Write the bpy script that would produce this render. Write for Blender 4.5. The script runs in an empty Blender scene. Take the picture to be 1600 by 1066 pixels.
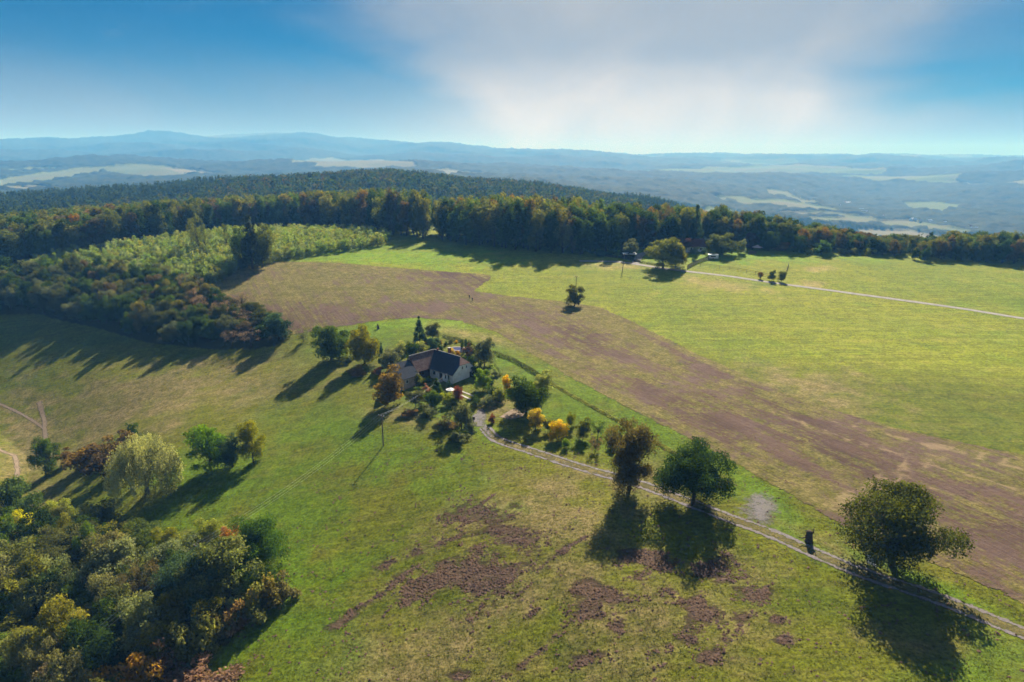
import bpy, bmesh, math, random
import numpy as np
from mathutils import Vector, Matrix
from mathutils.geometry import delaunay_2d_cdt
R = math.radians
rng = np.random.default_rng(7)
random.seed(7)
SC = bpy.context.scene
COL = SC.collection

# ------------------------------------------------------------------ camera, sky, sun, exposure
F = 1067.0; PITCH = R(15.2); CZ = 65.0
CP, SP = math.cos(PITCH), math.sin(PITCH)
cam = bpy.data.cameras.new('camera'); camo = bpy.data.objects.new('camera', cam); COL.objects.link(camo)
cam.sensor_width = 36; cam.lens = 36 * F / 1600; cam.clip_start = 1; cam.clip_end = 120000
camo.location = (0, 0, CZ); camo.rotation_euler = (math.pi / 2 - PITCH, 0, 0)
SC.camera = camo
SUN_AZ, SUN_EL = 15.0, 34.0          # azimuth clockwise from +Y
sun = bpy.data.lights.new('sun', 'SUN'); suno = bpy.data.objects.new('sun', sun); COL.objects.link(suno)
sun.energy = 5.0; sun.angle = R(0.55); sun.color = (1.0, .93, .80)
sd = Vector((math.sin(R(SUN_AZ)) * math.cos(R(SUN_EL)), math.cos(R(SUN_AZ)) * math.cos(R(SUN_EL)), math.sin(R(SUN_EL))))
suno.rotation_euler = sd.to_track_quat('Z', 'Y').to_euler(); suno.location = (0, 0, 300)
SC.view_settings.view_transform = 'Standard'; SC.view_settings.look = 'None'
SC.view_settings.exposure = 1.2; SC.view_settings.gamma = 1; SC.view_settings.use_curve_mapping = False
SC.cycles.use_denoising = True; SC.cycles.denoising_prefilter = 'FAST'
SC.cycles.max_bounces = 5; SC.cycles.diffuse_bounces = 2; SC.cycles.transmission_bounces = 3; SC.cycles.volume_bounces = 1

# ------------------------------------------------------------------ node helpers
class NT:
    def __init__(s, tree): s.t = tree; s.n = tree.nodes; s.l = tree.links
    def put(s, sock, v):
        if hasattr(v, 'is_output') or isinstance(v, bpy.types.NodeSocket): s.l.new(v, sock)
        elif isinstance(v, (tuple, list)):
            v = tuple(v)
            if len(sock.default_value) == 4 and len(v) == 3: v = v + (1,)
            sock.default_value = v
        else:
            try: sock.default_value = v
            except Exception: sock.default_value = (v, v, v)
    def node(s, typ, **k):
        n = s.n.new(typ)
        for a, b in k.items(): setattr(n, a, b)
        return n
    def math(s, op, a, b=0.0, c=None, clamp=False):
        n = s.node('ShaderNodeMath', operation=op, use_clamp=clamp); s.put(n.inputs[0], a); s.put(n.inputs[1], b)
        if c is not None: s.put(n.inputs[2], c)
        return n.outputs[0]
    def vmath(s, op, a, b=(0, 0, 0)):
        n = s.node('ShaderNodeVectorMath', operation=op); s.put(n.inputs[0], a)
        if op == 'SCALE': s.put(n.inputs['Scale'], b)
        else: s.put(n.inputs[1], b)
        return n.outputs['Value'] if op in ('DOT_PRODUCT', 'LENGTH') else n.outputs[0]
    def mix(s, f, a, b, mode='MIX'):
        n = s.node('ShaderNodeMix', data_type='RGBA', blend_type=mode, clamp_factor=True)
        s.put(n.inputs[0], f); s.put(n.inputs[6], a); s.put(n.inputs[7], b); return n.outputs[2]
    def noise(s, vec, scale, detail=3.0, rough=.55, lac=2.0, dist=0.0):
        n = s.node('ShaderNodeTexNoise'); s.put(n.inputs['Vector'], vec); n.inputs['Scale'].default_value = scale
        n.inputs['Detail'].default_value = detail; n.inputs['Roughness'].default_value = rough
        n.inputs['Lacunarity'].default_value = lac; n.inputs['Distortion'].default_value = dist
        return n.outputs['Fac']
    def rng(s, v, a, b, c=0.0, d=1.0, smooth=True):
        n = s.node('ShaderNodeMapRange', interpolation_type='SMOOTHSTEP' if smooth else 'LINEAR')
        s.put(n.inputs[0], v)
        for i, q in enumerate((a, b, c, d)): s.put(n.inputs[i + 1], q)
        return n.outputs[0]
    def mapping(s, vec, rot=(0, 0, 0), scale=(1, 1, 1)):
        n = s.node('ShaderNodeMapping'); s.put(n.inputs[0], vec); n.inputs['Rotation'].default_value = rot
        n.inputs['Scale'].default_value = scale; return n.outputs[0]
    def attr(s, name, typ='GEOMETRY'):
        n = s.node('ShaderNodeAttribute', attribute_name=name, attribute_type=typ); return n
    def bump(s, h, strength, dist):
        n = s.node('ShaderNodeBump'); s.put(n.inputs['Height'], h); n.inputs['Strength'].default_value = strength
        n.inputs['Distance'].default_value = dist; return n.outputs[0]
def material(name):
    m = bpy.data.materials.new(name); m.use_nodes = True; m.node_tree.nodes.clear()
    q = NT(m.node_tree); q.out = q.node('ShaderNodeOutputMaterial'); return m, q
def bsdf(q, col, rough=.9, normal=None, spec=.2, metal=0.0, alpha=None):
    b = q.node('ShaderNodeBsdfPrincipled'); q.put(b.inputs['Base Color'], col); q.put(b.inputs['Roughness'], rough)
    b.inputs['Specular IOR Level'].default_value = spec; b.inputs['Metallic'].default_value = metal
    if normal is not None: q.l.new(normal, b.inputs['Normal'])
    if alpha is not None: q.l.new(alpha, b.inputs['Alpha'])
    q.l.new(b.outputs[0], q.out.inputs[0]); return b
def simple(name, col, rough=.8, var=.25, scale=2.0, spec=.3, metal=0.0, bump=0.0):
    m, q = material(name); g = q.node('ShaderNodeNewGeometry').outputs['Position']
    n = q.noise(g, scale, 4); f = q.rng(n, .25, .75, 1 - var, 1 + var)
    c = q.vmath('MULTIPLY', tuple(col), q.vmath('SCALE', (1, 1, 1), f))
    bsdf(q, c, rough, q.bump(n, .6, bump) if bump else None, spec, metal); return m

# ------------------------------------------------------------------ world
W = bpy.data.worlds.new('World'); SC.world = W; W.use_nodes = True
q = NT(W.node_tree); q.n.clear()
wo = q.node('ShaderNodeOutputWorld'); bg = q.node('ShaderNodeBackground')
sky = q.node('ShaderNodeTexSky', sky_type='NISHITA', sun_disc=False)
sky.sun_elevation = R(SUN_EL); sky.sun_rotation = R(SUN_AZ); sky.altitude = 500; sky.air_density = 1.0; sky.dust_density = .6; sky.ozone_density = 2.5
D = q.vmath('NORMALIZE', q.node('ShaderNodeTexCoord').outputs['Generated'])
sx = q.node('ShaderNodeSeparateXYZ'); q.put(sx.inputs[0], D); X, Y, Z = sx.outputs
az = q.math('ARCTAN2', X, Y)                                   # radians clockwise from +Y
el = q.math('ARCSINE', Z)
blue = q.mix(1.0, sky.outputs[0], (.0, .132, .235), 'MULTIPLY')
# high thin veil of cloud: a broad fan rising towards the sun, feathered by noise, and a low bank along the horizon
cl = q.node('ShaderNodeCombineXYZ'); q.put(cl.inputs[0], q.math('MULTIPLY', az, 1.0)); q.put(cl.inputs[1], q.math('MULTIPLY', el, 3.2)); cl = cl.outputs[0]
w1 = q.noise(cl, 2.2, 6, .55, dist=.4); w2 = q.noise(cl, 5.0, 7, .6, dist=.8)
# direction about the point of the sky the veil fans out from, low under the sun, so that its wisps radiate
fa_ = q.math('ARCTAN2', q.math('SUBTRACT', az, .13), q.math('ADD', el, 1.0)); fr_ = q.math('ADD', el, 0.0)
cr = q.node('ShaderNodeCombineXYZ'); q.put(cr.inputs[0], q.math('MULTIPLY', fa_, 3.2)); q.put(cr.inputs[1], q.math('MULTIPLY', fr_, 3.5)); cr = cr.outputs[0]
w3 = q.noise(cr, 1.0, 6, .55, dist=.8); w4 = q.noise(cr, 1.6, 5, .5, dist=1.2)
edge_n = q.math('ADD', q.math('MULTIPLY', q.math('SUBTRACT', w1, .5), .26), q.math('MULTIPLY', q.math('SUBTRACT', w2, .5), .10))
fw = q.math('ADD', fa_, edge_n)
left = q.rng(fw, -.38, -.12); right = q.rng(fw, .20, .46, 1, 0)
fan = q.math('MULTIPLY', left, right); fan = q.math('MULTIPLY', fan, q.rng(w4, .2, .8, .84, 1.05), clamp=True)
lt = q.math('ADD', .135, q.math('MULTIPLY', q.math('SUBTRACT', .0, az), .055))
low = q.rng(q.math('ADD', el, q.math('MULTIPLY', q.math('SUBTRACT', w1, .5), .12)), .015, lt, .88, 0)
wisp = q.math('MULTIPLY', q.rng(w2, .48, .8), q.rng(el, .06, .25, .35, .12))
veil = q.math('MAXIMUM', q.math('MAXIMUM', fan, low), wisp); veil = q.math('MULTIPLY', veil, .96)
gl = q.math('MULTIPLY', q.rng(q.math('ABSOLUTE', q.math('SUBTRACT', q.math('ADD', az, q.math('MULTIPLY', q.math('SUBTRACT', w1, .5), .2)), .15)), 0.10, .52, 1, 0), q.rng(q.math('ADD', el, q.math('MULTIPLY', q.math('SUBTRACT', w2, .5), .08)), .055, .145, 1, .0))
grey = q.mix(q.rng(w3, .3, .75), (2.35, 2.5, 2.65), (2.8, 2.8, 2.8))
vc = q.mix(gl, grey, (5.0, 4.5, 4.0))
fanw = q.mix(fan, (2.0, 2.05, 2.1), vc)
skyc = q.mix(veil, blue, fanw)
q.put(bg.inputs[0], skyc); bg.inputs[1].default_value = .080
q.l.new(bg.outputs[0], wo.inputs[0])

# ------------------------------------------------------------------ terrain (camera at the origin of x and y)
def ray(px, py):
    u = (px - 800) / F; v = (py - 533) / F
    return u, CP - v * SP, -SP - v * CP
def sm(t): t = np.clip(t, 0, 1); return t * t * (3 - 2 * t)
GUL = [(-60., 30.), (-145., 190.), (-230., 262.), (-420., 330.)]
PD = [0, 12, 26, 49, 67, 79, 91, 112, 150, 230, 9000]; PZ = [-26, -22.5, -16, -10, -7, -4, -.8, 1.5, 2.6, 3.0, 3]
def gdist(x, y):
    d = np.full(np.shape(x), 1e9)
    for (ax, ay), (bx, by) in zip(GUL[:-1], GUL[1:]):
        vx, vy = bx - ax, by - ay; t = np.clip(((x - ax) * vx + (y - ay) * vy) / (vx * vx + vy * vy), 0, 1)
        d = np.minimum(d, np.hypot(x - ax - t * vx, y - ay - t * vy))
    return d
def near(x, y):
    d = gdist(x, y)
    z = sum(np.interp(d + o, PD, PZ) for o in (-12, -6, 0, 6, 12)) / 5
    z = z - 1.6 * sm((120 - y) / 60) * sm((x + 60) / 80)
    z = z + 12 * sm((y - 200) / 230) * (1 - .45 * sm((x - 60) / 240)) * (1 - .15 * sm((-x - 120) / 200))
    z = z + .35 * np.sin(x * .041 + 1.3) * np.sin(y * .037 + .4) + .12 * np.sin(x * .11 + y * .07)
    return z
# value noise
_P = np.random.default_rng(3).random((256, 256))
def vn(x, y):
    xi = np.floor(x).astype(int); yi = np.floor(y).astype(int); fx = sm(x - xi); fy = sm(y - yi)
    g = lambda a, b: _P[a & 255, b & 255]
    return (g(xi, yi) * (1 - fx) + g(xi + 1, yi) * fx) * (1 - fy) + (g(xi, yi + 1) * (1 - fx) + g(xi + 1, yi + 1) * fx) * fy
def fbm(x, y, o=4):
    s = 0; a = .5
    for k in range(o): s = s + a * (vn(x * 2 ** k + 17 * k, y * 2 ** k + 31 * k) - .5); a *= .5
    return s * 2
COLS = np.arange(0, 1601, 200)
RK = [800, 1150, 1700, 2500, 3600, 4900, 6000, 7600, 10500, 16000, 22000]
YK = [[338, 330, 322, 320, 320, 350, 390, 410, 420],
      [312, 297, 279, 266, 286, 310, 365, 390, 400],
      [318, 306, 292, 280, 294, 314, 350, 375, 385],
      [306, 300, 290, 278, 288, 308, 335, 354, 364],
      [284, 278, 270, 264, 270, 287, 312, 330, 334],
      [256, 254, 254, 249, 262, 266, 272, 300, 300],
      [262, 262, 262, 258, 264, 268, 276, 272, 267],
      [241, 238, 238, 243, 247, 254, 262, 262, 262],
      [221, 218, 213.5, 227, 238, 245, 248.5, 250, 250],
      [234, 232, 230, 238, 243, 248, 249, 249, 249],
      [247, 247, 247, 247, 247.5, 248, 248, 248, 248]]
CAN = [14, 14, 12, 10, 8, 8, 6, 6, 4, 0, 0]
AZK = np.arctan((COLS - 800) / F / (CP + .27 * SP))
_Z = []
for r_, ys, cn in zip(RK, YK, CAN):
    u, a, b = ray(COLS.astype(float), np.array(ys, float)); _Z.append(CZ + r_ * b / np.hypot(u, a) - cn)
_Z = np.array(_Z)
def far(x, y):
    r = np.hypot(x, y); azi = np.arctan2(x, y)
    c = np.clip(np.interp(azi, AZK, np.arange(9)), 0, 8 - 1e-6)
    c = np.where(azi < AZK[0], 0, c); i = c.astype(int); f = sm(c - i) * .6 + .4 * (c - i)
    L = np.log(np.clip(r, RK[0], RK[-1] - 1)); LK = np.log(np.array(RK))
    k = np.clip(np.searchsorted(LK, L, side='right') - 1, 0, len(RK) - 2)
    t = sm((L - LK[k]) / (LK[k + 1] - LK[k]))
    z0 = _Z[k, i] * (1 - f) + _Z[k, np.minimum(i + 1, 8)] * f
    z1 = _Z[k + 1, i] * (1 - f) + _Z[k + 1, np.minimum(i + 1, 8)] * f
    z = z0 * (1 - t) + z1 * t
    z = z + (1 - np.abs(fbm(x / 1500 + 3, y / 800 + 1, 3)) * 3) * .010 * np.clip(r - 2600, 0, 6000) * .8
    z = z + fbm(x / 900, y / 900, 4) * .011 * np.clip(r, 600, 9000) * (1 - .6 * sm((r - 9000) / 9000)) * (1 - .5 * sm((2200 - r) / 1500))
    z = z - 160 * sm((r - 21000) / 8000) * 0
    return z
def land(x, y):
    r = np.hypot(x, y); edge = 455.
    t = sm((r - edge) / (800. - edge))
    if np.max(t) <= 0: return near(x, y)
    return near(x, y) * (1 - t) + far(x, y) * t
def hit(px, py, r1=700., f=land):
    u, a, b = ray(px, py); n = math.hypot(u, a)
    t = (np.arange(60, r1, 1.) if r1 < 2000 else np.geomspace(500, r1, 3000)) / n
    g = CZ + b * t - f(u * t, a * t); i = int(np.argmax(g < 0))
    if g[i] >= 0: i = len(t) - 1; return (u * t[i], a * t[i], float(f(np.array(u * t[i]), np.array(a * t[i]))))
    lo, hi = t[max(i - 1, 0)], t[i]
    for _ in range(16):
        m = (lo + hi) / 2
        if CZ + b * m - f(np.array(u * m), np.array(a * m)) < 0: hi = m
        else: lo = m
    return (u * hi, a * hi, CZ + b * hi)
def gz(x, y): return float(land(np.array(float(x)), np.array(float(y))))
def span(px, ybase, ytop, wpx):
    """ground point, height and width in metres of a thing seen standing at a pixel"""
    x, y, z = hit(px, ybase); u, a, b = ray(px, ytop); h = CZ + b * (y / a) - z
    return x, y, z, max(h, .3), wpx / F * math.sqrt(x * x + y * y + (CZ - z) ** 2)
def inpoly(x, y, poly):
    r = np.zeros(np.shape(x), bool); n = len(poly)
    for i in range(n):
        (x0, y0), (x1, y1) = poly[i][:2], poly[(i + 1) % n][:2]
        c = ((y0 > y) != (y1 > y)) & (x < (x1 - x0) * (y - y0) / (y1 - y0 + 1e-12) + x0); r ^= c
    return r
def wpoly(pts, r1=700.): return [hit(px, py, r1)[:2] for px, py in pts]

# ------------------------------------------------------------------ object helpers
def mesh(name, verts, faces, mats=(), mi=None, attrs=None, smooth=False):
    """faces: (n,k) array or list of tuples"""
    me = bpy.data.meshes.new(name); v = np.asarray(verts, np.float32).reshape(-1, 3)
    if isinstance(faces, np.ndarray):
        n, k = faces.shape; me.vertices.add(len(v)); me.vertices.foreach_set('co', v.ravel())
        me.loops.add(n * k); me.loops.foreach_set('vertex_index', faces.astype(np.int32).ravel())
        me.polygons.add(n); me.polygons.foreach_set('loop_start', np.arange(n, dtype=np.int32) * k)
        if mi is not None: me.polygons.foreach_set('material_index', np.asarray(mi, np.int32))
        me.update(calc_edges=True)
    else:
        me.from_pydata(v.tolist(), [], faces)
        if mi is not None:
            for p, m in zip(me.polygons, mi): p.material_index = m
    for m in mats: me.materials.append(m)
    for k_, arr in (attrs or {}).items():
        a = me.attributes.new(k_, 'FLOAT', 'POINT'); a.data.foreach_set('value', np.asarray(arr, np.float32).ravel())
    if smooth: me.polygons.foreach_set('use_smooth', [True] * len(me.polygons))
    return me
def obj(name, me, parent=None, loc=None):
    o = bpy.data.objects.new(name, me); COL.objects.link(o)
    if parent is not None: o.parent = parent
    if loc is not None: o.location = loc
    return o
def tag(o, label=None, cat=None, group=None, kind=None):
    if label: o['label'] = label
    if cat: o['category'] = cat
    if group: o['group'] = group
    if kind: o['kind'] = kind
    return o
def thing(name, label, cat, loc=(0, 0, 0), rz=0, group=None):
    o = bpy.data.objects.new(name, None); COL.objects.link(o); o.location = loc; o.rotation_euler = (0, 0, rz); o.empty_display_size = .5
    return tag(o, label, cat, group)
class MB:
    """collects boxes, prisms and tubes into one mesh"""
    def __init__(s): s.v = []; s.f = []
    def quad(s, *p): b = len(s.v); s.v += [tuple(x) for x in p]; s.f.append(tuple(range(b, b + len(p))))
    def box(s, x0, x1, y0, y1, z0, z1):
        b = len(s.v); s.v += [(x, y, z) for z in (z0, z1) for x, y in ((x0, y0), (x1, y0), (x1, y1), (x0, y1))]
        s.f += [tuple(b + i for i in t) for t in ((3, 2, 1, 0), (4, 5, 6, 7), (0, 1, 5, 4), (1, 2, 6, 5), (2, 3, 7, 6), (3, 0, 4, 7))]; return s
    def slab(s, pts, th):
        """planar polygon given a thickness along its normal (downwards)"""
        P = [Vector(p) for p in pts]; n = (P[1] - P[0]).cross(P[2] - P[0]).normalized()
        if n.z < 0: P.reverse(); n = -n
        b = len(s.v); k = len(P); s.v += [tuple(p) for p in P] + [tuple(p - n * th) for p in P]
        s.f.append(tuple(range(b, b + k))); s.f.append(tuple(range(b + 2 * k - 1, b + k - 1, -1)))
        s.f += [(b + i, b + k + i, b + k + (i + 1) % k, b + (i + 1) % k) for i in range(k)]; return s
    def tube(s, pts, rad, n=8, cap=True):
        P = [Vector(p) for p in pts]; rad = [rad] * len(P) if not hasattr(rad, '__len__') else rad; base = len(s.v)
        for i, p in enumerate(P):
            d = (P[min(i + 1, len(P) - 1)] - P[max(i - 1, 0)]).normalized()
            a = d.cross(Vector((0, 0, 1)) if abs(d.z) < .95 else Vector((1, 0, 0))).normalized(); c = d.cross(a)
            for k in range(n):
                t = 2 * math.pi * k / n; s.v.append(tuple(p + (a * math.cos(t) + c * math.sin(t)) * rad[i]))
        for i in range(len(P) - 1):
            for k in range(n): s.f.append((base + i * n + k, base + (i + 1) * n + k, base + (i + 1) * n + (k + 1) % n, base + i * n + (k + 1) % n)[::-1])
        if cap:
            s.f.append(tuple(base + k for k in range(n))[::-1]); s.f.append(tuple(base + (len(P) - 1) * n + k for k in range(n)))
        return s
    def build(s, name, mat, parent=None, smooth=False, loc=None):
        return obj(name, mesh(name, s.v, s.f, [mat], smooth=smooth), parent, loc)

# ------------------------------------------------------------------ ground colours shared by several surfaces
def grass_group():
    g = bpy.data.node_groups.new('grass_colour', 'ShaderNodeTree')
    g.interface.new_socket('Lush', in_out='INPUT', socket_type='NodeSocketFloat')
    g.interface.new_socket('Dry', in_out='INPUT', socket_type='NodeSocketFloat')
    g.interface.new_socket('Color', in_out='OUTPUT', socket_type='NodeSocketColor')
    g.interface.new_socket('Height', in_out='OUTPUT', socket_type='NodeSocketFloat')
    q = NT(g); gi = q.node('NodeGroupInput'); go = q.node('NodeGroupOutput')
    P = q.node('ShaderNodeNewGeometry').outputs['Position']
    P = q.vmath('MULTIPLY', P, (1, 1, .3))
    big = q.noise(P, .011, 4); mid = q.noise(P, .06, 5, .6); sml = q.noise(P, .45, 5, .7); fine = q.noise(P, 1.6, 3, .75); mott = q.noise(P, .17, 4, .65)
    streak = q.noise(q.mapping(P, (0, 0, R(-32)), (.012, .5, .3)), 1.0, 3, .6)
    c = q.mix(q.rng(big, .35, .65), (.088, .112, .006), (.125, .134, .007))
    c = q.mix(q.math('MULTIPLY', q.rng(mid, .42, .68), .45), c, (.135, .128, .010))
    c = q.mix(q.math('MULTIPLY', q.rng(mott, .5, .75), .4), c, (.125, .098, .026))
    c = q.mix(q.math('MULTIPLY', q.rng(q.noise(P, .035, 3, .6), .52, .7), .55), c, (.062, .100, .006))
    c = q.mix(q.math('MULTIPLY', q.rng(streak, .48, .68), .35), c, (.14, .122, .03)); st2 = q.noise(q.mapping(P, (0, 0, R(-32)), (.03, 1.6, .3)), 1.0, 2, .5); c = q.vmath('SCALE', c, q.rng(st2, .35, .65, .88, 1.12))
    dryf = q.math('MULTIPLY', gi.outputs['Dry'], q.rng(q.math('ADD', sml, q.math('MULTIPLY', mott, .6)), .5, .95, .45, 1))
    c = q.mix(dryf, c, (.205, .150, .070))
    c = q.mix(q.math('MULTIPLY', gi.outputs['Lush'], q.rng(mid, .3, .7, .75, 1)), c, (.082, .150, .004))
    val = q.math('ADD', q.rng(sml, .28, .72, .78, 1.2), q.rng(fine, .3, .7, -.36, .36))
    val = q.math('MULTIPLY', val, q.rng(mott, .3, .7, .84, 1.12))
    c = q.vmath('SCALE', c, val)
    q.l.new(c, go.inputs[0]); q.l.new(q.math('ADD', q.math('MULTIPLY', sml, 1.0), q.math('MULTIPLY', fine, .5)), go.inputs[1]); return g
GRASS = grass_group()
def grass(q, lush=0.0, dry=0.0):
    n = q.node('ShaderNodeGroup', node_tree=GRASS); q.put(n.inputs[0], lush); q.put(n.inputs[1], dry); return n.outputs[0], n.outputs[1]
def soil_col(q, P):
    a = q.noise(P, .9, 6, .75); b = q.noise(P, .12, 3)
    c = q.mix(q.rng(a, .3, .7), (.055, .033, .024), (.165, .105, .082)); c = q.mix(q.rng(b, .35, .65, 0, .5), c, (.135, .085, .052)); return c, a

# meadow ground
m_ground, q = material('meadow_ground')
P = q.node('ShaderNodeNewGeometry').outputs['Position']
lush = q.attr('lush').outputs['Fac']; dry = q.attr('dry').outputs['Fac']; soil = q.attr('soil').outputs['Fac']; duff = q.attr('duff').outputs['Fac']
gc, gh = grass(q, lush, dry)
sc, sh = soil_col(q, P)
brk = q.noise(q.mapping(P, (0, 0, R(-38)), (.45, 1.0, 1)), .4, 8, .82)
sf = q.rng(q.math('ADD', soil, q.math('MULTIPLY', q.math('SUBTRACT', brk, .5), 2.8)), .46, .86)
upl = q.attr('upland').outputs['Fac']
gc = q.mix(upl, gc, q.vmath('MULTIPLY', gc, (1.50, 1.56, 1.25)))
c = q.mix(q.math('MULTIPLY', sf, .88), gc, sc)
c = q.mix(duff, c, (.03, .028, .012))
h = q.math('ADD', gh, q.math('MULTIPLY', q.math('MULTIPLY', sh, sf), 2.2))
bsdf(q, c, .95, q.bump(h, 1.0, .30), .08)

def polar(rs, azs):
    A, Rr = np.meshgrid(azs, rs); x = Rr * np.sin(A); y = Rr * np.cos(A); return x, y
def gridfaces(nr, nc):
    i = np.arange(nr - 1)[:, None] * nc + np.arange(nc - 1)[None, :]; i = i.ravel()
    return np.stack([i, i + 1, i + 1 + nc, i + nc], 1)
def ell(x, y, px, py, ax, ay, deg, soft=1.0):
    """soft elliptical patch lying on the ground, its centre and half axes found at pixels"""
    c = np.array(hit(px, py)[:2]); t = R(deg)
    e1 = np.array(hit(px + ax * math.cos(t), py - ax * math.sin(t))[:2]) - c
    e2 = np.array(hit(px - ay * math.sin(-t) * -1, py + ay * math.cos(t))[:2]) - c
    M = np.linalg.inv(np.array([e1, e2]).T + np.eye(2) * 1e-6); dx = x - c[0]; dy = y - c[1]
    d = np.hypot(M[0, 0] * dx + M[0, 1] * dy, M[1, 0] * dx + M[1, 1] * dy) / 1.5 + fbm(x / 6, y / 6, 4) * 1.3 + fbm(x / 1.6 + 7, y / 1.6, 2) * .5
    return np.clip(1.2 - d * .75 / soft, 0, 1)
SOIL = [(705, 880, 52, 34, 30), (590, 930, 40, 14, 35), (640, 893, 42, 13, 32), (690, 848, 48, 10, 22), (745, 880, 34, 50, 0), (760, 912, 40, 26, 20), (795, 842, 46, 14, -8), (755, 785, 25, 5, 35),
        (845, 888, 24, 9, 45), (815, 925, 32, 10, 40), (840, 1020, 48, 13, 35), (870, 990, 34, 10, 40), (915, 955, 26, 15, 10), (958, 930, 34, 14, -5), (1020, 878, 50, 11, -8),
        (1100, 892, 28, 13, 0), (992, 903, 22, 9, 10), (1090, 955, 34, 26, -20), (1075, 1003, 28, 22, 10), (1100, 1022, 20, 12, 0), (967, 985, 12, 14, 0), (1182, 931, 24, 9, 0),
        (1160, 965, 12, 8, 0), (920, 1028, 18, 8, 10), (720, 1055, 16, 8, 10), (670, 935, 18, 10, 40), (1050, 925, 16, 8, 0), (1215, 968, 10, 5, 0), (608, 880, 11, 4, 20), (880, 860, 20, 6, 30), (830, 960, 14, 8, 30), (1230,1000,12,6,0)]
DRY = [(860, 815, 70, 40, 10), (790, 800, 60, 25, 10), (830, 930, 120, 60, 20), (1000, 960, 120, 60, 0), (700, 1000, 120, 50, 15), (1310, 855, 60, 18, -20), (640, 650, 40, 12, 0),
       (975, 755, 70, 10, -15), (1015, 740, 20, 20, 0), (45, 700, 28, 60, 0), (10, 640, 60, 6, -25), (1450, 1010, 120, 20, -12), (1270, 445, 14, 3, 0), (1280, 420, 16, 3, 0),
       (960, 412, 50, 5, -5), (800, 628, 34, 14, 15), (725, 522, 60, 5, -12), (880, 770, 60, 15, -15), (1120, 445, 40, 5, -8), (250, 620, 150, 30, 10), (1240, 620, 80, 30, 0)]
LUSH = [(450, 860, 50, 150, 0), (400, 1000, 120, 40, 35), (360, 770, 90, 30, 20), (560, 690, 90, 30, -15), (1010, 665, 110, 30, -30), (900, 640, 90, 40, -25), (1150, 745, 60, 20, -25), (1230, 800, 60, 18, -25),
        (600, 520, 70, 18, 10), (820, 580, 60, 20, -25), (1400, 890, 120, 10, -24), (1250, 850, 40, 16, -20), (1150, 400, 120, 6, 0), (700, 650, 60, 18, -20), (1540, 1040, 60, 30, 0), (1240, 760, 60, 10, -28),
        (400, 450, 60, 4, 25), (620, 400, 100, 10, 0), (330, 740, 80, 20, 0)]
azs = np.concatenate([np.linspace(-60, -42, 14)[:-1], np.linspace(-42, 42, 640), np.linspace(42, 60, 14)[1:]]) * math.pi / 180
rs = np.concatenate([np.linspace(8, 62, 14)[:-1], np.geomspace(62, 700, 400)])
gx, gy = polar(rs, azs); gzv = land(gx, gy)
at = {}
def layer(lst, g=1.0):
    o = np.zeros(gx.shape)
    for e in lst: o = np.maximum(o, ell(gx, gy, *e))
    return o
at['soil'] = layer(SOIL); at['dry'] = np.maximum(layer(DRY) * .8, at['soil'] * .8); at['lush'] = layer(LUSH) * .85
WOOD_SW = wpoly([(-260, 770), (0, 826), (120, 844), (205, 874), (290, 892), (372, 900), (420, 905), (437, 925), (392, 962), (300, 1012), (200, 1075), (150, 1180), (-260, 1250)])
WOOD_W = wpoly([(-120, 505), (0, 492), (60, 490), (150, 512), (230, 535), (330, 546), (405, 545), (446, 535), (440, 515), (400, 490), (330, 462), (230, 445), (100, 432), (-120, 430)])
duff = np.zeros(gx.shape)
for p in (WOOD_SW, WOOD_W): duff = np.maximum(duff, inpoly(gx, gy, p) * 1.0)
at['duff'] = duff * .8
at['upland'] = sm((gy + gx * .35 - 215) / 40) * sm((gx + 105 + (gy - 230) * .3) / 60)
gv = np.stack([gx, gy, gzv], -1).reshape(-1, 3)
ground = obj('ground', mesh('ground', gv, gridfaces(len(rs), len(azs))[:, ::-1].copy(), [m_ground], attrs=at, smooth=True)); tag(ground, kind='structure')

# far hills and valley, forest or fields by noise, fields set where they lie
m_hill, q = material('hill_land')
P = q.node('ShaderNodeNewGeometry').outputs['Position']
fld = q.attr('field').outputs['Fac']; pal = q.attr('pale').outputs['Fac']
n1 = q.noise(P, .02, 6, .75); n2 = q.noise(P, .004, 4); n3 = q.noise(P, .0012, 3)
fc = q.mix(q.rng(n1, .3, .7), (.010, .022, .010), (.048, .062, .020)); fc = q.mix(q.rng(n2, .45, .7, 0, .4), fc, (.05, .05, .018))
vc_ = q.mix(q.rng(n3, .42, .6), (.11, .15, .04), (.135, .13, .06)); vc_ = q.mix(q.rng(n2, .4, .62, 0, .8), vc_, (.09, .13, .03)); vc_ = q.mix(pal, vc_, (.22, .19, .12))
edge = q.rng(q.math('ADD', fld, q.math('MULTIPLY', q.math('SUBTRACT', q.noise(P, .012, 4, .6), .5), .35)), .45, .55)
bsdf(q, q.mix(edge, fc, vc_), .95, q.bump(n1, 1, 8), .05)
rs2 = np.geomspace(690, 21900, 600); azs2 = np.concatenate([np.linspace(-60, -42, 8)[:-1], np.linspace(-42, 42, 700), np.linspace(42, 60, 8)[1:]]) * math.pi / 180
hx, hy = polar(rs2, azs2); hz = land(hx, hy)
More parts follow.
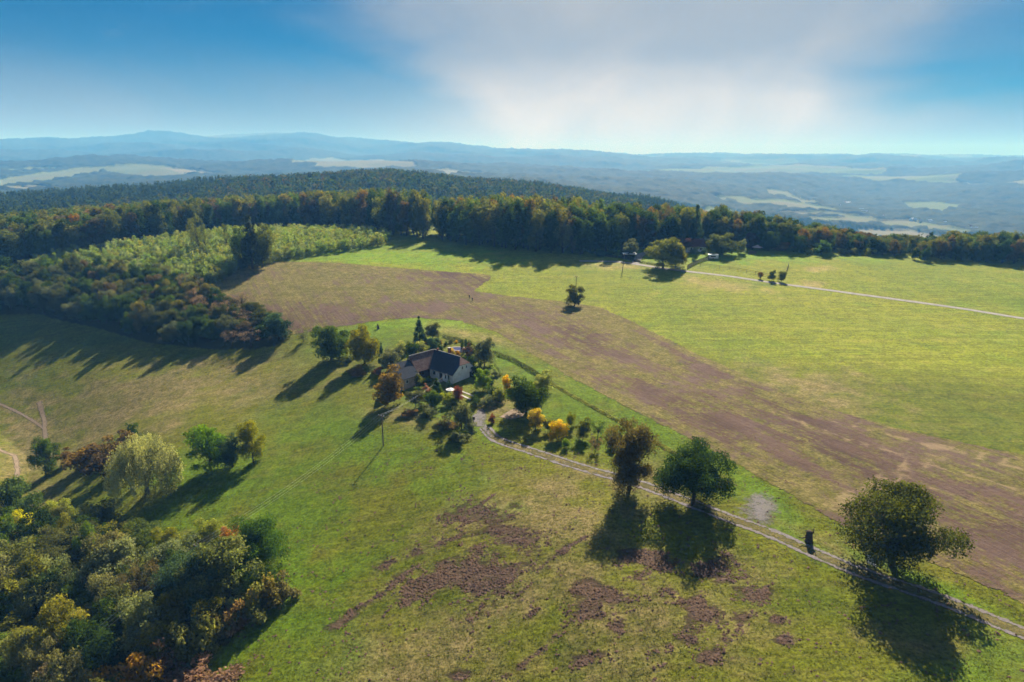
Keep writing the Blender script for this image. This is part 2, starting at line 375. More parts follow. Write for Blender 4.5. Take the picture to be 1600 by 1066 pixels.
FIELDS = [  # (pixel outline on the far land, pale)
    ([(60, 272), (130, 262), (175, 262), (150, 272), (100, 282), (40, 290), (0, 292), (0, 282)], .3), ([(150, 262), (220, 257), (262, 260), (300, 276), (240, 279), (200, 275)], .2),
    ([(250, 263), (300, 266), (345, 273), (330, 276), (290, 272)], .8), ([(85, 318), (140, 320), (148, 328), (100, 330), (78, 324)], .6), ([(0, 292), (60, 292), (108, 297), (0, 300)], .7),
    ([(455, 256), (480, 250), (520, 246), (540, 250), (500, 256)], .4), ([(492, 262), (530, 251), (600, 250), (652, 261), (600, 264), (540, 262)], .5), ([(655, 268), (700, 264), (752, 272), (700, 276)], .5),
    ([(0, 268), (50, 262), (100, 264), (60, 268)], .3), ([(1108, 308), (1160, 308), (1180, 314), (1120, 314)], .2),
    ([(1196, 296), (1220, 298), (1282, 320), (1255, 318), (1200, 304)], .2), ([(1150, 312), (1220, 312), (1300, 326), (1310, 331), (1250, 330), (1190, 322), (1150, 320)], .1),
    ([(1260, 340), (1330, 341), (1378, 346), (1420, 352), (1330, 350), (1270, 347)], .2), ([(1365, 345), (1420, 344), (1530, 364), (1500, 368), (1440, 360), (1370, 352)], .1),
    ([(1220, 332), (1300, 332), (1360, 340), (1370, 345), (1290, 338), (1210, 336)], .15), ([(1340, 358), (1420, 360), (1475, 372), (1440, 380), (1390, 376), (1335, 366)], .7),
    ([(1410, 318), (1460, 316), (1502, 321), (1470, 334), (1440, 330)], .1), ([(1330, 278), (1400, 277), (1440, 282), (1370, 284)], .2), ([(1480, 282), (1600, 283), (1600, 289), (1500, 289)], .5),
    ([(1060, 330), (1110, 324), (1150, 330), (1100, 340)], .1)]
f_ = np.zeros(hx.shape); p_ = np.zeros(hx.shape)
FIELDW = {}
for poly, pl in FIELDS:
    FIELDW[poly[0]] = wpoly(poly, 40000.); k = inpoly(hx, hy, FIELDW[poly[0]]); f_ = np.maximum(f_, k); p_ = np.where(k, pl, p_)
rr = np.hypot(hx, hy); patch = fbm(hx / 1400 + 5, hy / 1400, 3)
f_ = np.maximum(f_, ((patch > .36) & (rr > 5200)) * 1.0)
can = (1 - f_) * (np.abs(fbm(hx / 60, hy / 60, 3)) * 22 + 6) * sm((rr - 2100) / 500) * (1 - sm((rr - 16000) / 8000))
hv = np.stack([hx, hy, hz + can - .3], -1).reshape(-1, 3)
hills = obj('hills', mesh('hills', hv, gridfaces(len(rs2), len(azs2))[:, ::-1].copy(), [m_hill], attrs={'field': f_, 'pale': p_}, smooth=True)); tag(hills, kind='structure')

# ------------------------------------------------------------------ haze
mh, q = material('haze_air'); vol = q.node('ShaderNodeVolumePrincipled')
vol.inputs['Color'].default_value = (.13, .43, 1.0, 1); vol.inputs['Absorption Color'].default_value = (.86, .93, 1, 1); vol.inputs['Density'].default_value = 1.75e-4; vol.inputs['Anisotropy'].default_value = 0.0
vol.inputs['Density Attribute'].default_value = ''
try: vol.inputs['Color Attribute'].default_value = ''; vol.inputs['Temperature Attribute'].default_value = ''
except Exception: pass
q.l.new(vol.outputs[0], q.out.inputs['Volume'])
try: mh.cycles.homogeneous_volume = True
except Exception: pass
HZ0 = float(min(hz.min(), gzv.min())) - 2; HZ1 = float(max(hv[:, 2].max(), 80)) + 12
haze = MB().box(-22500, 22500, -400, 22500, HZ0, HZ1).build('haze', mh); tag(haze, kind='stuff')

# ------------------------------------------------------------------ field, tracks, yard: sheets draped a few centimetres over the ground
def drape(name, poly, mat, off, step, attrs=None, jit=.0, kind='structure', parent=None):
    pts = []; n = len(poly)
    for i in range(n):
        a = np.array(poly[i][:2]); b = np.array(poly[(i + 1) % n][:2]); L = np.linalg.norm(b - a); k = max(1, int(L / step))
        nrm = np.array([b[1] - a[1], a[0] - b[0]]) / max(L, 1e-6)
        for j in range(k):
            p = a + (b - a) * j / k
            if j and jit: p = p + nrm * jit * (fbm(p[0] / 9, p[1] / 9, 4) * 2)
            pts.append(p)
    P = np.array(pts); x0, y0 = P.min(0); x1, y1 = P.max(0)
    xs = np.arange(x0 + step * .5, x1, step); ys = np.arange(y0 + step * .5, y1, step)
    GX, GY = np.meshgrid(xs, ys); GX = GX.ravel(); GY = GY.ravel()
    GX = GX + rng.uniform(-.15, .15, len(GX)) * step
    m = inpoly(GX, GY, [tuple(p) for p in P])
    for dx, dy in ((.3, 0), (-.3, 0), (0, .3), (0, -.3)): m &= inpoly(GX + dx * step, GY + dy * step, [tuple(p) for p in P])
    V = [Vector((float(a), float(b))) for a, b in P] + [Vector((float(a), float(b))) for a, b in zip(GX[m], GY[m])]
    vo, _, fo, _, _, _ = delaunay_2d_cdt(V, [], [list(range(len(P)))], 2, 1e-5)
    x = np.array([v.x for v in vo]); y = np.array([v.y for v in vo]); z = land(x, y) + off
    fs = []
    for f in fo:
        a, b, c = (vo[i] for i in f[:3])
        fs.append(tuple(f) if (b - a).cross(c - a) > 0 else tuple(f)[::-1])
    at_ = {k: fn(x, y) for k, fn in (attrs or {}).items()}
    o = obj(name, mesh(name, np.stack([x, y, z], 1), fs, [mat], attrs=at_, smooth=True), parent); tag(o, kind=kind); return o
def dist_line(x, y, line):
    d = np.full(np.shape(x), 1e9)
    for (ax, ay), (bx, by) in zip(line[:-1], line[1:]):
        vx, vy = bx - ax, by - ay; t = np.clip(((x - ax) * vx + (y - ay) * vy) / (vx * vx + vy * vy + 1e-9), 0, 1)
        d = np.minimum(d, np.hypot(x - ax - t * vx, y - ay - t * vy))
    return d

FIELD = wpoly([(330, 447), (383, 411), (450, 409), (560, 413), (690, 424), (769, 430), (760, 441), (742, 455), (800, 463), (880, 471), (935, 480), (985, 500), (1040, 528), (1100, 558), (1200, 603), (1300, 640), (1400, 668), (1500, 690), (1640, 722),
               (1640, 975), (1560, 926), (1480, 893), (1400, 858), (1330, 832), (1280, 803), (1215, 765), (1120, 710), (1040, 668), (960, 628), (890, 590), (820, 548), (775, 520), (720, 502), (655, 497), (600, 501), (530, 511), (480, 520), (440, 524), (420, 510), (385, 490), (350, 468)])
m_field, q = material('worked_field')
P = q.node('ShaderNodeNewGeometry').outputs['Position']
so = q.attr('soil').outputs['Fac']; st = q.attr('straw').outputs['Fac']; dk = q.attr('dark').outputs['Fac']
_a = np.array(hit(1500, 835)[:2]) - np.array(hit(1080, 640)[:2]); _a = _a / np.linalg.norm(_a)
al = q.vmath('DOT_PRODUCT', P, (float(_a[0]), float(_a[1]), 0)); acr = q.vmath('DOT_PRODUCT', P, (float(-_a[1]), float(_a[0]), 0))
def fc_(sa, sb): n = q.node('ShaderNodeCombineXYZ'); q.put(n.inputs[0], q.math('MULTIPLY', al, sa)); q.put(n.inputs[1], q.math('MULTIPLY', acr, sb)); return n.outputs[0]
fur = q.noise(fc_(.03, .42), 1.0, 6, .7); fur2 = q.noise(fc_(.05, 1.9), 1.0, 4, .7); strw = q.noise(fc_(.012, .30), 1.0, 5, .7)
brk = q.noise(P, .7, 6, .75); mid = q.noise(P, .07, 5, .65)
gcol, gh = grass(q, 0.0, .6)
sc, sh = soil_col(q, P)
sc = q.mix(q.rng(mid, .35, .7, 0, .55), sc, (.172, .115, .098)); sc = q.mix(dk, sc, (.085, .052, .04))
w = q.math('ADD', q.math('ADD', so, q.math('MULTIPLY', q.math('SUBTRACT', fur, .5), 1.5)), q.math('ADD', q.math('MULTIPLY', q.math('SUBTRACT', brk, .5), 1.3), q.math('MULTIPLY', q.math('SUBTRACT', mid, .5), 1.2)))
c = q.mix(q.rng(w, .38, .86), gcol, sc)
st = q.math('MAXIMUM', st, q.math('MULTIPLY', q.rng(strw, .60, .74), q.math('MULTIPLY', so, .95)))
c = q.mix(q.math('MULTIPLY', q.rng(q.math('ADD', st, q.math('MULTIPLY', q.math('SUBTRACT', brk, .5), .9)), .45, .75), .6), c, (.34, .25, .14))
c = q.vmath('SCALE', c, q.rng(fur2, .3, .7, .86, 1.14))
fa = q.math('GREATER_THAN', q.math('ADD', q.attr('edge').outputs['Fac'], q.math('MULTIPLY', q.math('SUBTRACT', brk, .5), 1.2)), .28)
bsdf(q, c, .95, q.bump(q.math('ADD', q.math('MULTIPLY', sh, 1.5), fur2), 1.0, .3), .06, alpha=fa)
SO = [(1180, 680, 190, 45, -28), (1330, 700, 200, 50, -25), (830, 500, 110, 22, -18), (735, 434, 60, 8, -4), (520, 495, 110, 14, -3), (1450, 760, 160, 60, -22), (950, 590, 60, 12, -25), (680, 480, 60, 8, 0), (1060, 640, 90, 26, -26), (1200, 640, 120, 20, -28), (1560, 800, 80, 60, -20), (460, 500, 80, 14, 0), (890, 510, 60, 14, -20), (1100, 575, 110, 7, -27)]
DK = [(740, 434, 34, 6, -4), (1100, 650, 70, 14, -26), (900, 520, 30, 10, -20), (1230, 640, 60, 10, -26), (1340, 730, 120, 16, -24)]
ST = [wpoly([(1290, 655), (1600, 735)]), wpoly([(1250, 665), (1420, 715), (1600, 770)]), wpoly([(1440, 690), (1640, 730)]), wpoly([(1440, 758), (1640, 815)]), wpoly([(1200, 640), (1330, 690)]), wpoly([(1290, 790), (1460, 700)]), wpoly([(1300, 800), (1480, 712)])]
def f_soil(x, y):
    o = np.full(x.shape, .37)
    for e in SO: o = np.maximum(o, .37 + .42 * ell(x, y, *e))
    return o
def f_dark(x, y):
    o = np.zeros(x.shape)
    for e in DK: o = np.maximum(o, ell(x, y, *e, soft=1.2) * .8)
    return o
def f_straw(x, y):
    o = np.zeros(x.shape)
    for l in ST: o = np.maximum(o, np.clip(1 - dist_line(x, y, l) / 2.6, 0, 1) * .75)
    return o
def edge_of(poly, w): return lambda x, y: np.clip(dist_line(x, y, list(poly) + [poly[0]]) / w, 0, 1)
drape('ploughed_field', FIELD, m_field, .07, 2.6, {'edge': edge_of(FIELD, 1.6), 'soil': f_soil, 'dark': f_dark, 'straw': f_straw}, jit=.5)

def ribbon(name, line, width, mat, off=.05, step=1.5, n=9, wfun=None):
    """a way following the ground; attribute «across» runs -1..1 over its width"""
    P = [np.array(p[:2]) for p in line]; pts = []
    for i in range(len(P) - 1):                                   # Catmull-Rom
        p0, p1, p2, p3 = P[max(i - 1, 0)], P[i], P[i + 1], P[min(i + 2, len(P) - 1)]
        k = max(2, int(np.linalg.norm(p2 - p1) / step))
        for j in range(k):
            t = j / k; pts.append(.5 * (2 * p1 + (p2 - p0) * t + (2 * p0 - 5 * p1 + 4 * p2 - p3) * t * t + (3 * p1 - 3 * p2 + p3 - p0) * t ** 3))
    pts.append(P[-1]); Q = np.array(pts); T = np.gradient(Q, axis=0); T /= np.linalg.norm(T, axis=1)[:, None]; N = np.stack([T[:, 1], -T[:, 0]], 1)
    s = np.linspace(-1, 1, n); w = np.full(len(Q), width / 2) if wfun is None else wfun(len(Q))
    x = Q[:, 0][:, None] + N[:, 0][:, None] * s * w[:, None]; y = Q[:, 1][:, None] + N[:, 1][:, None] * s * w[:, None]
    z = land(x, y) + off
    f = gridfaces(len(Q), n)
    o = obj(name, mesh(name, np.stack([x, y, z], -1).reshape(-1, 3), f, [mat], attrs={'across': np.broadcast_to(s, x.shape)}, smooth=True)); tag(o, kind='structure'); return o, Q
m_track, q = material('gravel_track')
P = q.node('ShaderNodeNewGeometry').outputs['Position']; ac = q.math('ABSOLUTE', q.attr('across').outputs['Fac'])
nz = q.noise(P, .8, 5, .7); n2 = q.noise(P, 3, 3, .7); dr = q.noise(P, .05, 3)
gc, gh = grass(q, 0.0, .7)
rut = q.rng(q.math('SUBTRACT', .27, q.math('ABSOLUTE', q.math('SUBTRACT', ac, .54))), q.math('MULTIPLY', q.math('SUBTRACT', nz, .42), .8), q.math('ADD', q.math('MULTIPLY', q.math('SUBTRACT', nz, .42), .8), .12))
grav = q.mix(q.rng(n2, .3, .7), (.135, .12, .13), (.26, .235, .25)); grav = q.mix(q.rng(dr, .45, .7, 0, .5), grav, (.20, .165, .14))
ctr = q.mix(q.rng(nz, .4, .7, .0, .5), gc, (.20, .165, .12)); c = q.mix(ac, ctr, gc) ; c = q.mix(rut, ctr, grav)
al_ = q.math('MAXIMUM', rut, q.rng(ac, .2, .5, .7, 0)); bsdf(q, c, .95, q.bump(q.math('ADD', gh, q.math('MULTIPLY', n2, .5)), .8, .15), .1, alpha=al_)
TR = [(757, 668), (772, 684), (795, 694), (830, 705), (900, 728), (960, 745), (1010, 760), (1050, 775), (1140, 810), (1200, 832), (1290, 872), (1360, 900), (1450, 930), (1520, 957), (1600, 990), (1700, 1028), (1900, 1110)]
_, TQ = ribbon('dirt_track', wpoly(TR), 4.4, m_track, .06, 1.0, 13)
m_road, q = material('farm_road_surface')
P = q.node('ShaderNodeNewGeometry').outputs['Position']; nz = q.noise(P, .5, 5, .7); gc, gh = grass(q, 0.0, .8); ac = q.math('ABSOLUTE', q.attr('across').outputs['Fac'])
c = q.mix(q.rng(nz, .3, .7), (.22, .205, .19), (.34, .315, .29)); bsdf(q, c, .95, None, .1, alpha=q.rng(q.math('ADD', ac, q.math('MULTIPLY', q.math('SUBTRACT', nz, .5), .5)), .72, .9, 1, 0))
ribbon('farm_road', wpoly([(905, 408), (960, 409), (1000, 414), (1040, 420), (1080, 425), (1140, 432), (1200, 441), (1290, 453), (1400, 468), (1500, 482), (1600, 498), (1750, 520)]), 3.9, m_road, .07, 3, 9)
ribbon('farm_lane', wpoly([(993, 412), (996, 405), (1006, 396), (1030, 390)]), 5.0, m_road, .09, 3, 7)
m_yard, q = material('yard_gravel')
P = q.node('ShaderNodeNewGeometry').outputs['Position']; nz = q.noise(P, .6, 5, .7); n2 = q.noise(P, 4, 3, .7)
c = q.mix(q.rng(n2, .3, .7), (.145, .13, .135), (.25, .225, .23)); c = q.mix(q.rng(nz, .45, .7, 0, .5), c, (.17, .16, .10)); gc, gh = grass(q, 0.0, .5); eg = q.attr('edge').outputs['Fac']
bsdf(q, c, .95, q.bump(n2, .8, .05), .1, alpha=q.rng(q.math('ADD', eg, q.math('MULTIPLY', q.math('SUBTRACT', nz, .5), 2.4)), .25, 1.1, 0, .9))
YARD = wpoly([(727, 660), (745, 640), (756, 634), (762, 645), (762, 662), (768, 676), (776, 688), (762, 684), (748, 668), (735, 668)])
drape('gravel_yard', YARD, m_yard, .10, .8, {'edge': edge_of(YARD, .8)})
PADP = wpoly([(1132, 800), (1150, 776), (1172, 760), (1215, 770), (1238, 800), (1216, 836), (1196, 832), (1160, 818)])
drape('gravel_patch', PADP, m_yard, .10, .8, {'edge': edge_of(PADP, 4.2)})
PADQ = wpoly([(800, 640), (816, 634), (830, 628), (826, 640), (815, 652), (800, 656), (780, 652)])
m_bare = simple('bare_earth', (.24, .175, .12), .95, .3, .8)
m_path, q = material('trodden_path'); P = q.node('ShaderNodeNewGeometry').outputs['Position']; nz = q.noise(P, .5, 5, .7); gc, gh = grass(q, 0.0, .9); ac = q.math('ABSOLUTE', q.attr('across').outputs['Fac'])
bsdf(q, q.mix(q.rng(nz, .3, .7), (.17, .125, .085), (.27, .21, .15)), .95, None, .08, alpha=q.rng(q.math('ADD', ac, q.math('MULTIPLY', q.math('SUBTRACT', nz, .5), 2.2)), .4, 1.0, 1, 0))
ribbon('hillside_path', wpoly([(61, 628), (64, 640), (69, 655), (70, 672), (71, 690), (66, 700), (58, 712), (52, 722)]), 1.9, m_path, .06, 1.2, 7)
ribbon('hillside_path', wpoly([(-6, 700), (10, 708), (22, 712), (26, 725), (27, 745), (24, 760)]), 1.7, m_path, .06, 1.2, 7)
ribbon('hillside_path', wpoly([(-10, 628), (10, 636), (35, 648), (58, 662), (68, 670)]), 1.3, m_path, .055, 1.2, 7)

# ------------------------------------------------------------------ trees
def leaf_mat(name, tint_src):
    m, q = material(name)
    src = q.node('ShaderNodeObjectInfo').outputs['Color'] if tint_src == 'obj' else q.attr('tint', 'INSTANCER').outputs['Color']
    tn = q.attr('tone').outputs['Fac']; c = q.vmath('SCALE', src, q.rng(tn, 0, 1, .6, 2.5, False))
    warm = q.attr('warm').outputs['Fac']; c = q.mix(q.math('MULTIPLY', q.rng(warm, .6, 1), .42), c, q.vmath('MULTIPLY', c, (1.5, 1.15, .8)))
    d = q.node('ShaderNodeBsdfDiffuse'); t = q.node('ShaderNodeBsdfTranslucent'); q.l.new(c, d.inputs[0])
    q.l.new(q.vmath('MULTIPLY', c, (1.45, 1.45, .7)), t.inputs[0]); x = q.node('ShaderNodeMixShader'); x.inputs[0].default_value = .42
    q.l.new(d.outputs[0], x.inputs[1]); q.l.new(t.outputs[0], x.inputs[2])
    q.l.new(x.outputs[0], q.out.inputs[0]); return m
M_LEAF = leaf_mat('foliage', 'obj'); M_LEAFI = leaf_mat('foliage_mass', 'inst')
M_BARK = simple('bark', (.085, .065, .05), .95, .4, 3, .05)
def leaves(c, out, size, tone, warm, elong=.62, droop=0.0):
    n = len(c); d = rng.normal(size=(n, 3)); nrm = out * .9 + d * .75; nrm /= np.linalg.norm(nrm, axis=1)[:, None] + 1e-9
    a = np.cross(nrm, rng.normal(size=(n, 3))); a[:, 2] -= droop * 2; a /= np.linalg.norm(a, axis=1)[:, None] + 1e-9
    b = np.cross(nrm, a); b /= np.linalg.norm(b, axis=1)[:, None] + 1e-9
    s = (size * rng.uniform(.6, 1.35, n))[:, None] * .5
    v = np.stack([c + a * s, c + b * s * elong, c - a * s, c - b * s * elong], 1).reshape(-1, 3)
    f = np.arange(4 * n).reshape(n, 4); return v, f, np.repeat(tone, 4), np.repeat(warm, 4)
def crown_pts(n, W, H, z0, lobes, form):
    """leaf points of a crown between z0 and H; returns points, outward directions, lobe tones, lobe centres"""
    cz = (z0 + H) / 2; rz = (H - z0) / 2; rx = W / 2; L = []
    for k in range(lobes):
        while True:
            p = rng.uniform(-1, 1, 3)
            if np.linalg.norm(p) < 1: break
        if form == 'cone': t = rng.uniform(0, 1) ** 1.3; a = rng.uniform(0, 6.28); rr = (1 - t) * .75; p = np.array([rr * math.cos(a), rr * math.sin(a), t * 2 - 1]); rad = .16 + .22 * (1 - t)
        elif form == 'column': rad = rng.uniform(.4, .6); p[:2] *= .35
        elif form == 'sparse': p *= .85; rad = rng.uniform(.14, .27)
        else: p *= .86 * rng.uniform(.8, 1.12); rad = rng.uniform(.17, .40) * (1.1 - .25 * max(p[2], 0))
        L.append((p, rad, rng.uniform(0, 1)))
    if form == 'round': L += [(np.array([0, 0, -.15]), .52, .4), (np.array([.1, -.1, .3]), .42, .6)]
    vol = np.array([l[1] ** 2 for l in L]); idx = rng.choice(len(L), n, p=vol / vol.sum())
    Pc = np.array([l[0] for l in L])[idx]; Rd = np.array([l[1] for l in L])[idx]; tn = np.array([l[2] for l in L])[idx]
    d = rng.normal(size=(n, 3)); d /= np.linalg.norm(d, axis=1)[:, None]; d[:, 2] = np.where(rng.random(n) < .35, np.abs(d[:, 2]), d[:, 2])
    r = rng.random(n) ** .35 * (1 + rng.normal(size=n) * .09)
    U = Pc + d * (Rd * r)[:, None] * (np.array([1, 1, .8]) if form not in ('cone', 'column') else np.array([1, 1, .55]))
    for ax_ in (0, 1): lo_, hi_ = np.percentile(U[:, ax_], [.5, 99.5]); U[:, ax_] = (U[:, ax_] - (lo_ + hi_) / 2) * 2 / (hi_ - lo_)
    lo_, hi_ = np.percentile(U[:, 2], [.7, 99.6]); U[:, 2] = (U[:, 2] - (lo_ + hi_) / 2) * 2 / (hi_ - lo_)
    pts = U * np.array([rx, rx, rz]) + np.array([0, 0, cz]); out = d * .6 + U / (np.linalg.norm(U, axis=1)[:, None] + 1e-6) * .4
    return pts, out, tn, [np.array(l[0]) * np.array([rx, rx, rz]) + np.array([0, 0, cz]) for l in L]
def tree_mesh(kind, H, W, z0, n, leaf, lobes=14, form='round', trunk_r=.3, limbs=8, twigs=0, joined=False, mat=None, elong=.62):
    pts, out, tn, cen = crown_pts(n, W, H, z0, lobes, form)
    if form == 'willow':
        k = n; a = rng.uniform(0, 6.28, 150); rr = np.sqrt(rng.uniform(.02, 1, 150)) * W / 2; top = z0 + (H - z0) * np.sqrt(np.clip(1 - (rr / (W / 2)) ** 2 * .8, 0, 1)) * rng.uniform(.8, 1.0, 150)
        ln = rng.uniform(.25, .75, 150) * (H - .8); i = rng.integers(0, 150, k); t = rng.random(k) ** .8
        pts = np.stack([np.cos(a[i]) * rr[i] * (1 + .12 * t), np.sin(a[i]) * rr[i] * (1 + .12 * t), np.maximum(top[i] - t * ln[i], .4)], 1) + rng.normal(size=(k, 3)) * np.array([.28, .28, .2])
        out = np.stack([np.cos(a[i]), np.sin(a[i]), .4 + 0 * t], 1); tn = rng.random(150)[i]
    m = pts[:, 2] > .15; pts, out, tn = pts[m], out[m], tn[m]; n = len(pts)
    tone = np.clip(tn * .55 + rng.random(n) * .45, 0, 1); warm = np.clip(tn * .3 + rng.random(n) * .4 + .35 * np.clip((pts[:, 2] - z0) / (H - z0), 0, 1), 0, 1)
    v, f, t1, w1 = leaves(pts, out, leaf, tone, warm, elong, .5 if form == 'willow' else 0)
    b = MB(); top = z0 + (H - z0) * (.92 if form in ('cone', 'column') else .45); ph = rng.uniform(0, 6)
    path = [(.04 * W * math.sin(ph + s * 2.2) * s, .04 * W * math.cos(ph + s * 1.7) * s, s * top - (.4 if s == 0 else 0)) for s in np.linspace(0, 1, 6)]
    sides = 8 if not joined else 5
    b.tube(path, [trunk_r * (1.35 if i == 0 else 1) * (1 - .75 * i / 5) for i in range(6)], sides)
    if form not in ('cone', 'column'):
        for c_ in sorted(cen, key=lambda c: c[2])[:limbs]:
            s = rng.uniform(.4, .85); k = int(s * 5); p0 = Vector(path[k]); p1 = Vector(c_.tolist()); mid = p0.lerp(p1, .5) + Vector((0, 0, .04 * H)); r0 = trunk_r * (.6 - .35 * s)
            b.tube([p0, mid, p1], [r0, r0 * .6, r0 * .2], 5 if not joined else 4, cap=False)
            for _ in range(twigs):
                e = p1 + Vector(rng.normal(size=3).tolist()) * W * .13; b.tube([mid.lerp(p1, rng.uniform(0, 1)), e], [r0 * .3, r0 * .06], 4, cap=False)
    cm = mat or M_LEAF
    if joined:
        nv = len(v); tv = np.array(b.v); V = np.vstack([v, tv]); Fc = f.tolist() + [tuple(i + nv for i in t) for t in b.f]
        fl = np.concatenate([f, np.array([(t[0] + nv, t[1] + nv, t[2] + nv, t[3 % len(t)] + nv) for t in b.f if len(t) == 4])])
        mi = np.r_[np.zeros(len(f), int), np.ones(len(fl) - len(f), int)]; z = np.zeros(len(tv))
        return mesh(kind, V, fl, [cm, M_BARK], mi, {'tone': np.r_[t1, z], 'warm': np.r_[w1, z]})
    return (mesh(kind + '_crown', v, f, [cm], attrs={'tone': t1, 'warm': w1}), mesh(kind + '_trunk', b.v, b.f, [M_BARK], smooth=True))
PR = {}
for k, spec in {
    'mid': (4, 12, 12, 1.2, 9500, .58, 32, 'round', .38, 18, 3), 'broad': (5, 12, 12, 1.2, 26000, .33, 40, 'round', .38, 26, 5), 'garden': (5, 6, 5.5, .7, 4200, .37, 20, 'round', .15, 12, 3), 'shrub': (4, 2.5, 3.2, -.3, 1400, .3, 10, 'round', .06, 5, 1),
    'wood': (5, 11, 8.5, .8, 8000, .42, 24, 'round', .24, 8, 1), 'spire': (2, 10, 3.8, .6, 4200, .34, 60, 'cone', .18, 0, 0), 'column': (2, 5, 1.5, .1, 1600, .2, 14, 'column', .08, 0, 0),
    'sparse': (3, 8, 7, 1.0, 3000, .24, 26, 'sparse', .22, 24, 5), 'willow': (1, 12, 12, 2, 24000, .42, 14, 'willow', .4, 10, 3), 'young': (4, 6, 3.6, .2, 700, .42, 9, 'round', .07, 4, 0),
    'bare': (2, 9, 7, 2, 900, .25, 24, 'sparse', .2, 24, 9)}.items():
    n, H, Wd, z0, nl, lf, lb, fm, tr, li, tw = spec
    PR[k] = (H, Wd, [tree_mesh(k, H, Wd, z0, nl, lf, lb, fm, tr, li, tw, elong=.3 if k == 'willow' else .62) for _ in range(n)])
JF = {'forest': [tree_mesh('forest_tree', 24, 11, 3.0, 3200, .95, 20, 'round', .4, 5, joined=True) for _ in range(5)],
      'spruce': [tree_mesh('spruce_tree', 25, 7, 2.5, 2400, .75, 70, 'cone', .3, 0, joined=True) for _ in range(2)]}
def inst(me):
    m2 = me.copy(); m2.materials[0] = M_LEAFI; return m2
G_DARK = (.026, .046, .010); G_MID = (.046, .074, .010); G_OLIVE = (.078, .088, .016); G_YEL = (.125, .145, .010); G_ORA = (.135, .085, .024); G_BRN = (.115, .078, .035)
G_SIL = (.13, .15, .085); G_GOLD = (.34, .24, .008); G_RED = (.115, .035, .028); G_TEAL = (.035, .062, .035); G_GREY = (.082, .092, .05); G_LIME = (.10, .155, .012); G_PALE = (.17, .18, .06)
def vary(c, a=.16):
    g = 1 + rng.uniform(-a, a); return (c[0] * g * (1 + rng.uniform(-a, a) * .6), c[1] * g, c[2] * g, 1)
def place_tree(proto, x, y, h, w, col, name, label, cat='tree', group=None, z=None, lean=0.0):
    H, Wd, ms = PR[proto]; cm, tm = ms[int(rng.integers(len(ms)))]
    t = thing(name, label, cat, (x, y, (gz(x, y) if z is None else z) - .05), float(rng.uniform(0, 6.28)), group); t.scale = (w / Wd, w / Wd * rng.uniform(.92, 1.08), h / H); t.rotation_euler[0] = lean
    obj('trunk', tm, t); c = obj('crown', cm, t); c.color = vary(col, .08); return t
def T(proto, px, yb, yt, wpx, col, name, label, cat='tree', group=None, k=1.0):
    x, y, z, h, w = span(px, yb, yt, wpx); proto = 'mid' if proto == 'broad' and y > 150 else proto; return place_tree(proto, x, y, h * k, w, col, name, label, cat, group)

# trees standing by themselves, read from the photograph (foot, top and width)
GT = 'trees and shrubs of the farmhouse garden'; OR = 'young fruit trees of the orchard'; LT = 'large old trees along the track'
T('broad', 983, 766, 664, 74, (.085, .068, .028), 'pear_tree', 'old tree with thinning rust brown crown over the track, nearest the orchard', group=LT)
T('broad', 1083, 788, 690, 104, G_DARK, 'lime_tree', 'widest dark green tree on the track, between the brown tree and the gravel patch', group=LT)
T('broad', 1392, 884, 768, 118, (.060, .070, .014), 'walnut_tree', 'large spreading olive green tree on the track beside the slatted rack', group=LT)
T('broad', 518, 562, 508, 60, G_MID, 'orchard_tree', 'big green round tree above the long meadow shadows, left of the yellow one', group=GT)
T('broad', 570, 568, 512, 48, (.15, .14, .012), 'autumn_tree', 'tall yellow green autumn tree beside the small spruce left of the barn', group=GT)
T('broad', 822, 646, 592, 56, G_MID, 'garden_tree', 'big round green tree between the farmhouse lawn and the orchard', group=GT)
T('broad', 1036, 419, 372, 50, (.10, .105, .02), 'oak_tree', 'tall sunlit tree standing alone where the farm road bends', group='trees by the far farm')
T('garden', 1055, 418, 380, 34, (.12, .12, .025), 'oak_tree', 'shorter right hand companion of the tall tree at the farm road bend', group='trees by the far farm')
T('garden', 437, 530, 489, 40, G_TEAL, 'apple_tree', 'dark crooked tree standing at the right end of the wooded hedge', group=GT)
T('sparse', 474, 534, 514, 20, G_GREY, 'fruit_tree', 'small bare looking grey tree between the crooked tree and the big green tree', group=GT)
T('garden', 538, 556, 536, 12, G_OLIVE, 'sapling', 'thin sapling between the big green and the yellow green tree', group=GT)
T('spire', 597, 572, 536, 12, G_TEAL, 'spruce_tree', 'small slim dark spruce right of the yellow green autumn tree', group=GT)
T('garden', 613, 577, 546, 36, G_GREY, 'fruit_tree', 'pale green fruit tree behind the white dome tent', group=GT)
T('garden', 606, 630, 573, 42, G_ORA, 'maple_tree', 'orange brown autumn tree in front of the dark shed roof', group=GT)
T('spire', 656, 537, 495, 20, G_TEAL, 'spruce_tree', 'tallest dark spruce behind the farmhouse garden', group=GT)
T('garden', 676, 530, 504, 26, G_GREY, 'plum_tree', 'dull green round tree just right of the tallest spruce', group=GT)
T('garden', 645, 563, 537, 22, G_DARK, 'yew_tree', 'very dark rounded tree behind the reddish barn roof', group=GT)
T('garden', 659, 558, 535, 24, G_PALE, 'fruit_tree', 'pale yellow tree rising directly behind the barn roof', group=GT)
T('garden', 680, 556, 529, 24, G_TEAL, 'pine_tree', 'blue green conifer behind the farmhouse ridge', group=GT)
T('column', 690, 553, 538, 7, G_DARK, 'thuja_tree', 'single dark pointed thuja beside the brick chimney', group=GT)
T('shrub', 627, 552, 535, 24, G_PALE, 'shrub', 'pale yellow shrub left of the very dark rounded tree', 'shrub', GT)
T('shrub', 636, 544, 532, 16, G_YEL, 'shrub', 'yellow green shrub at the corner of the lawn above the barn', 'shrub', GT)
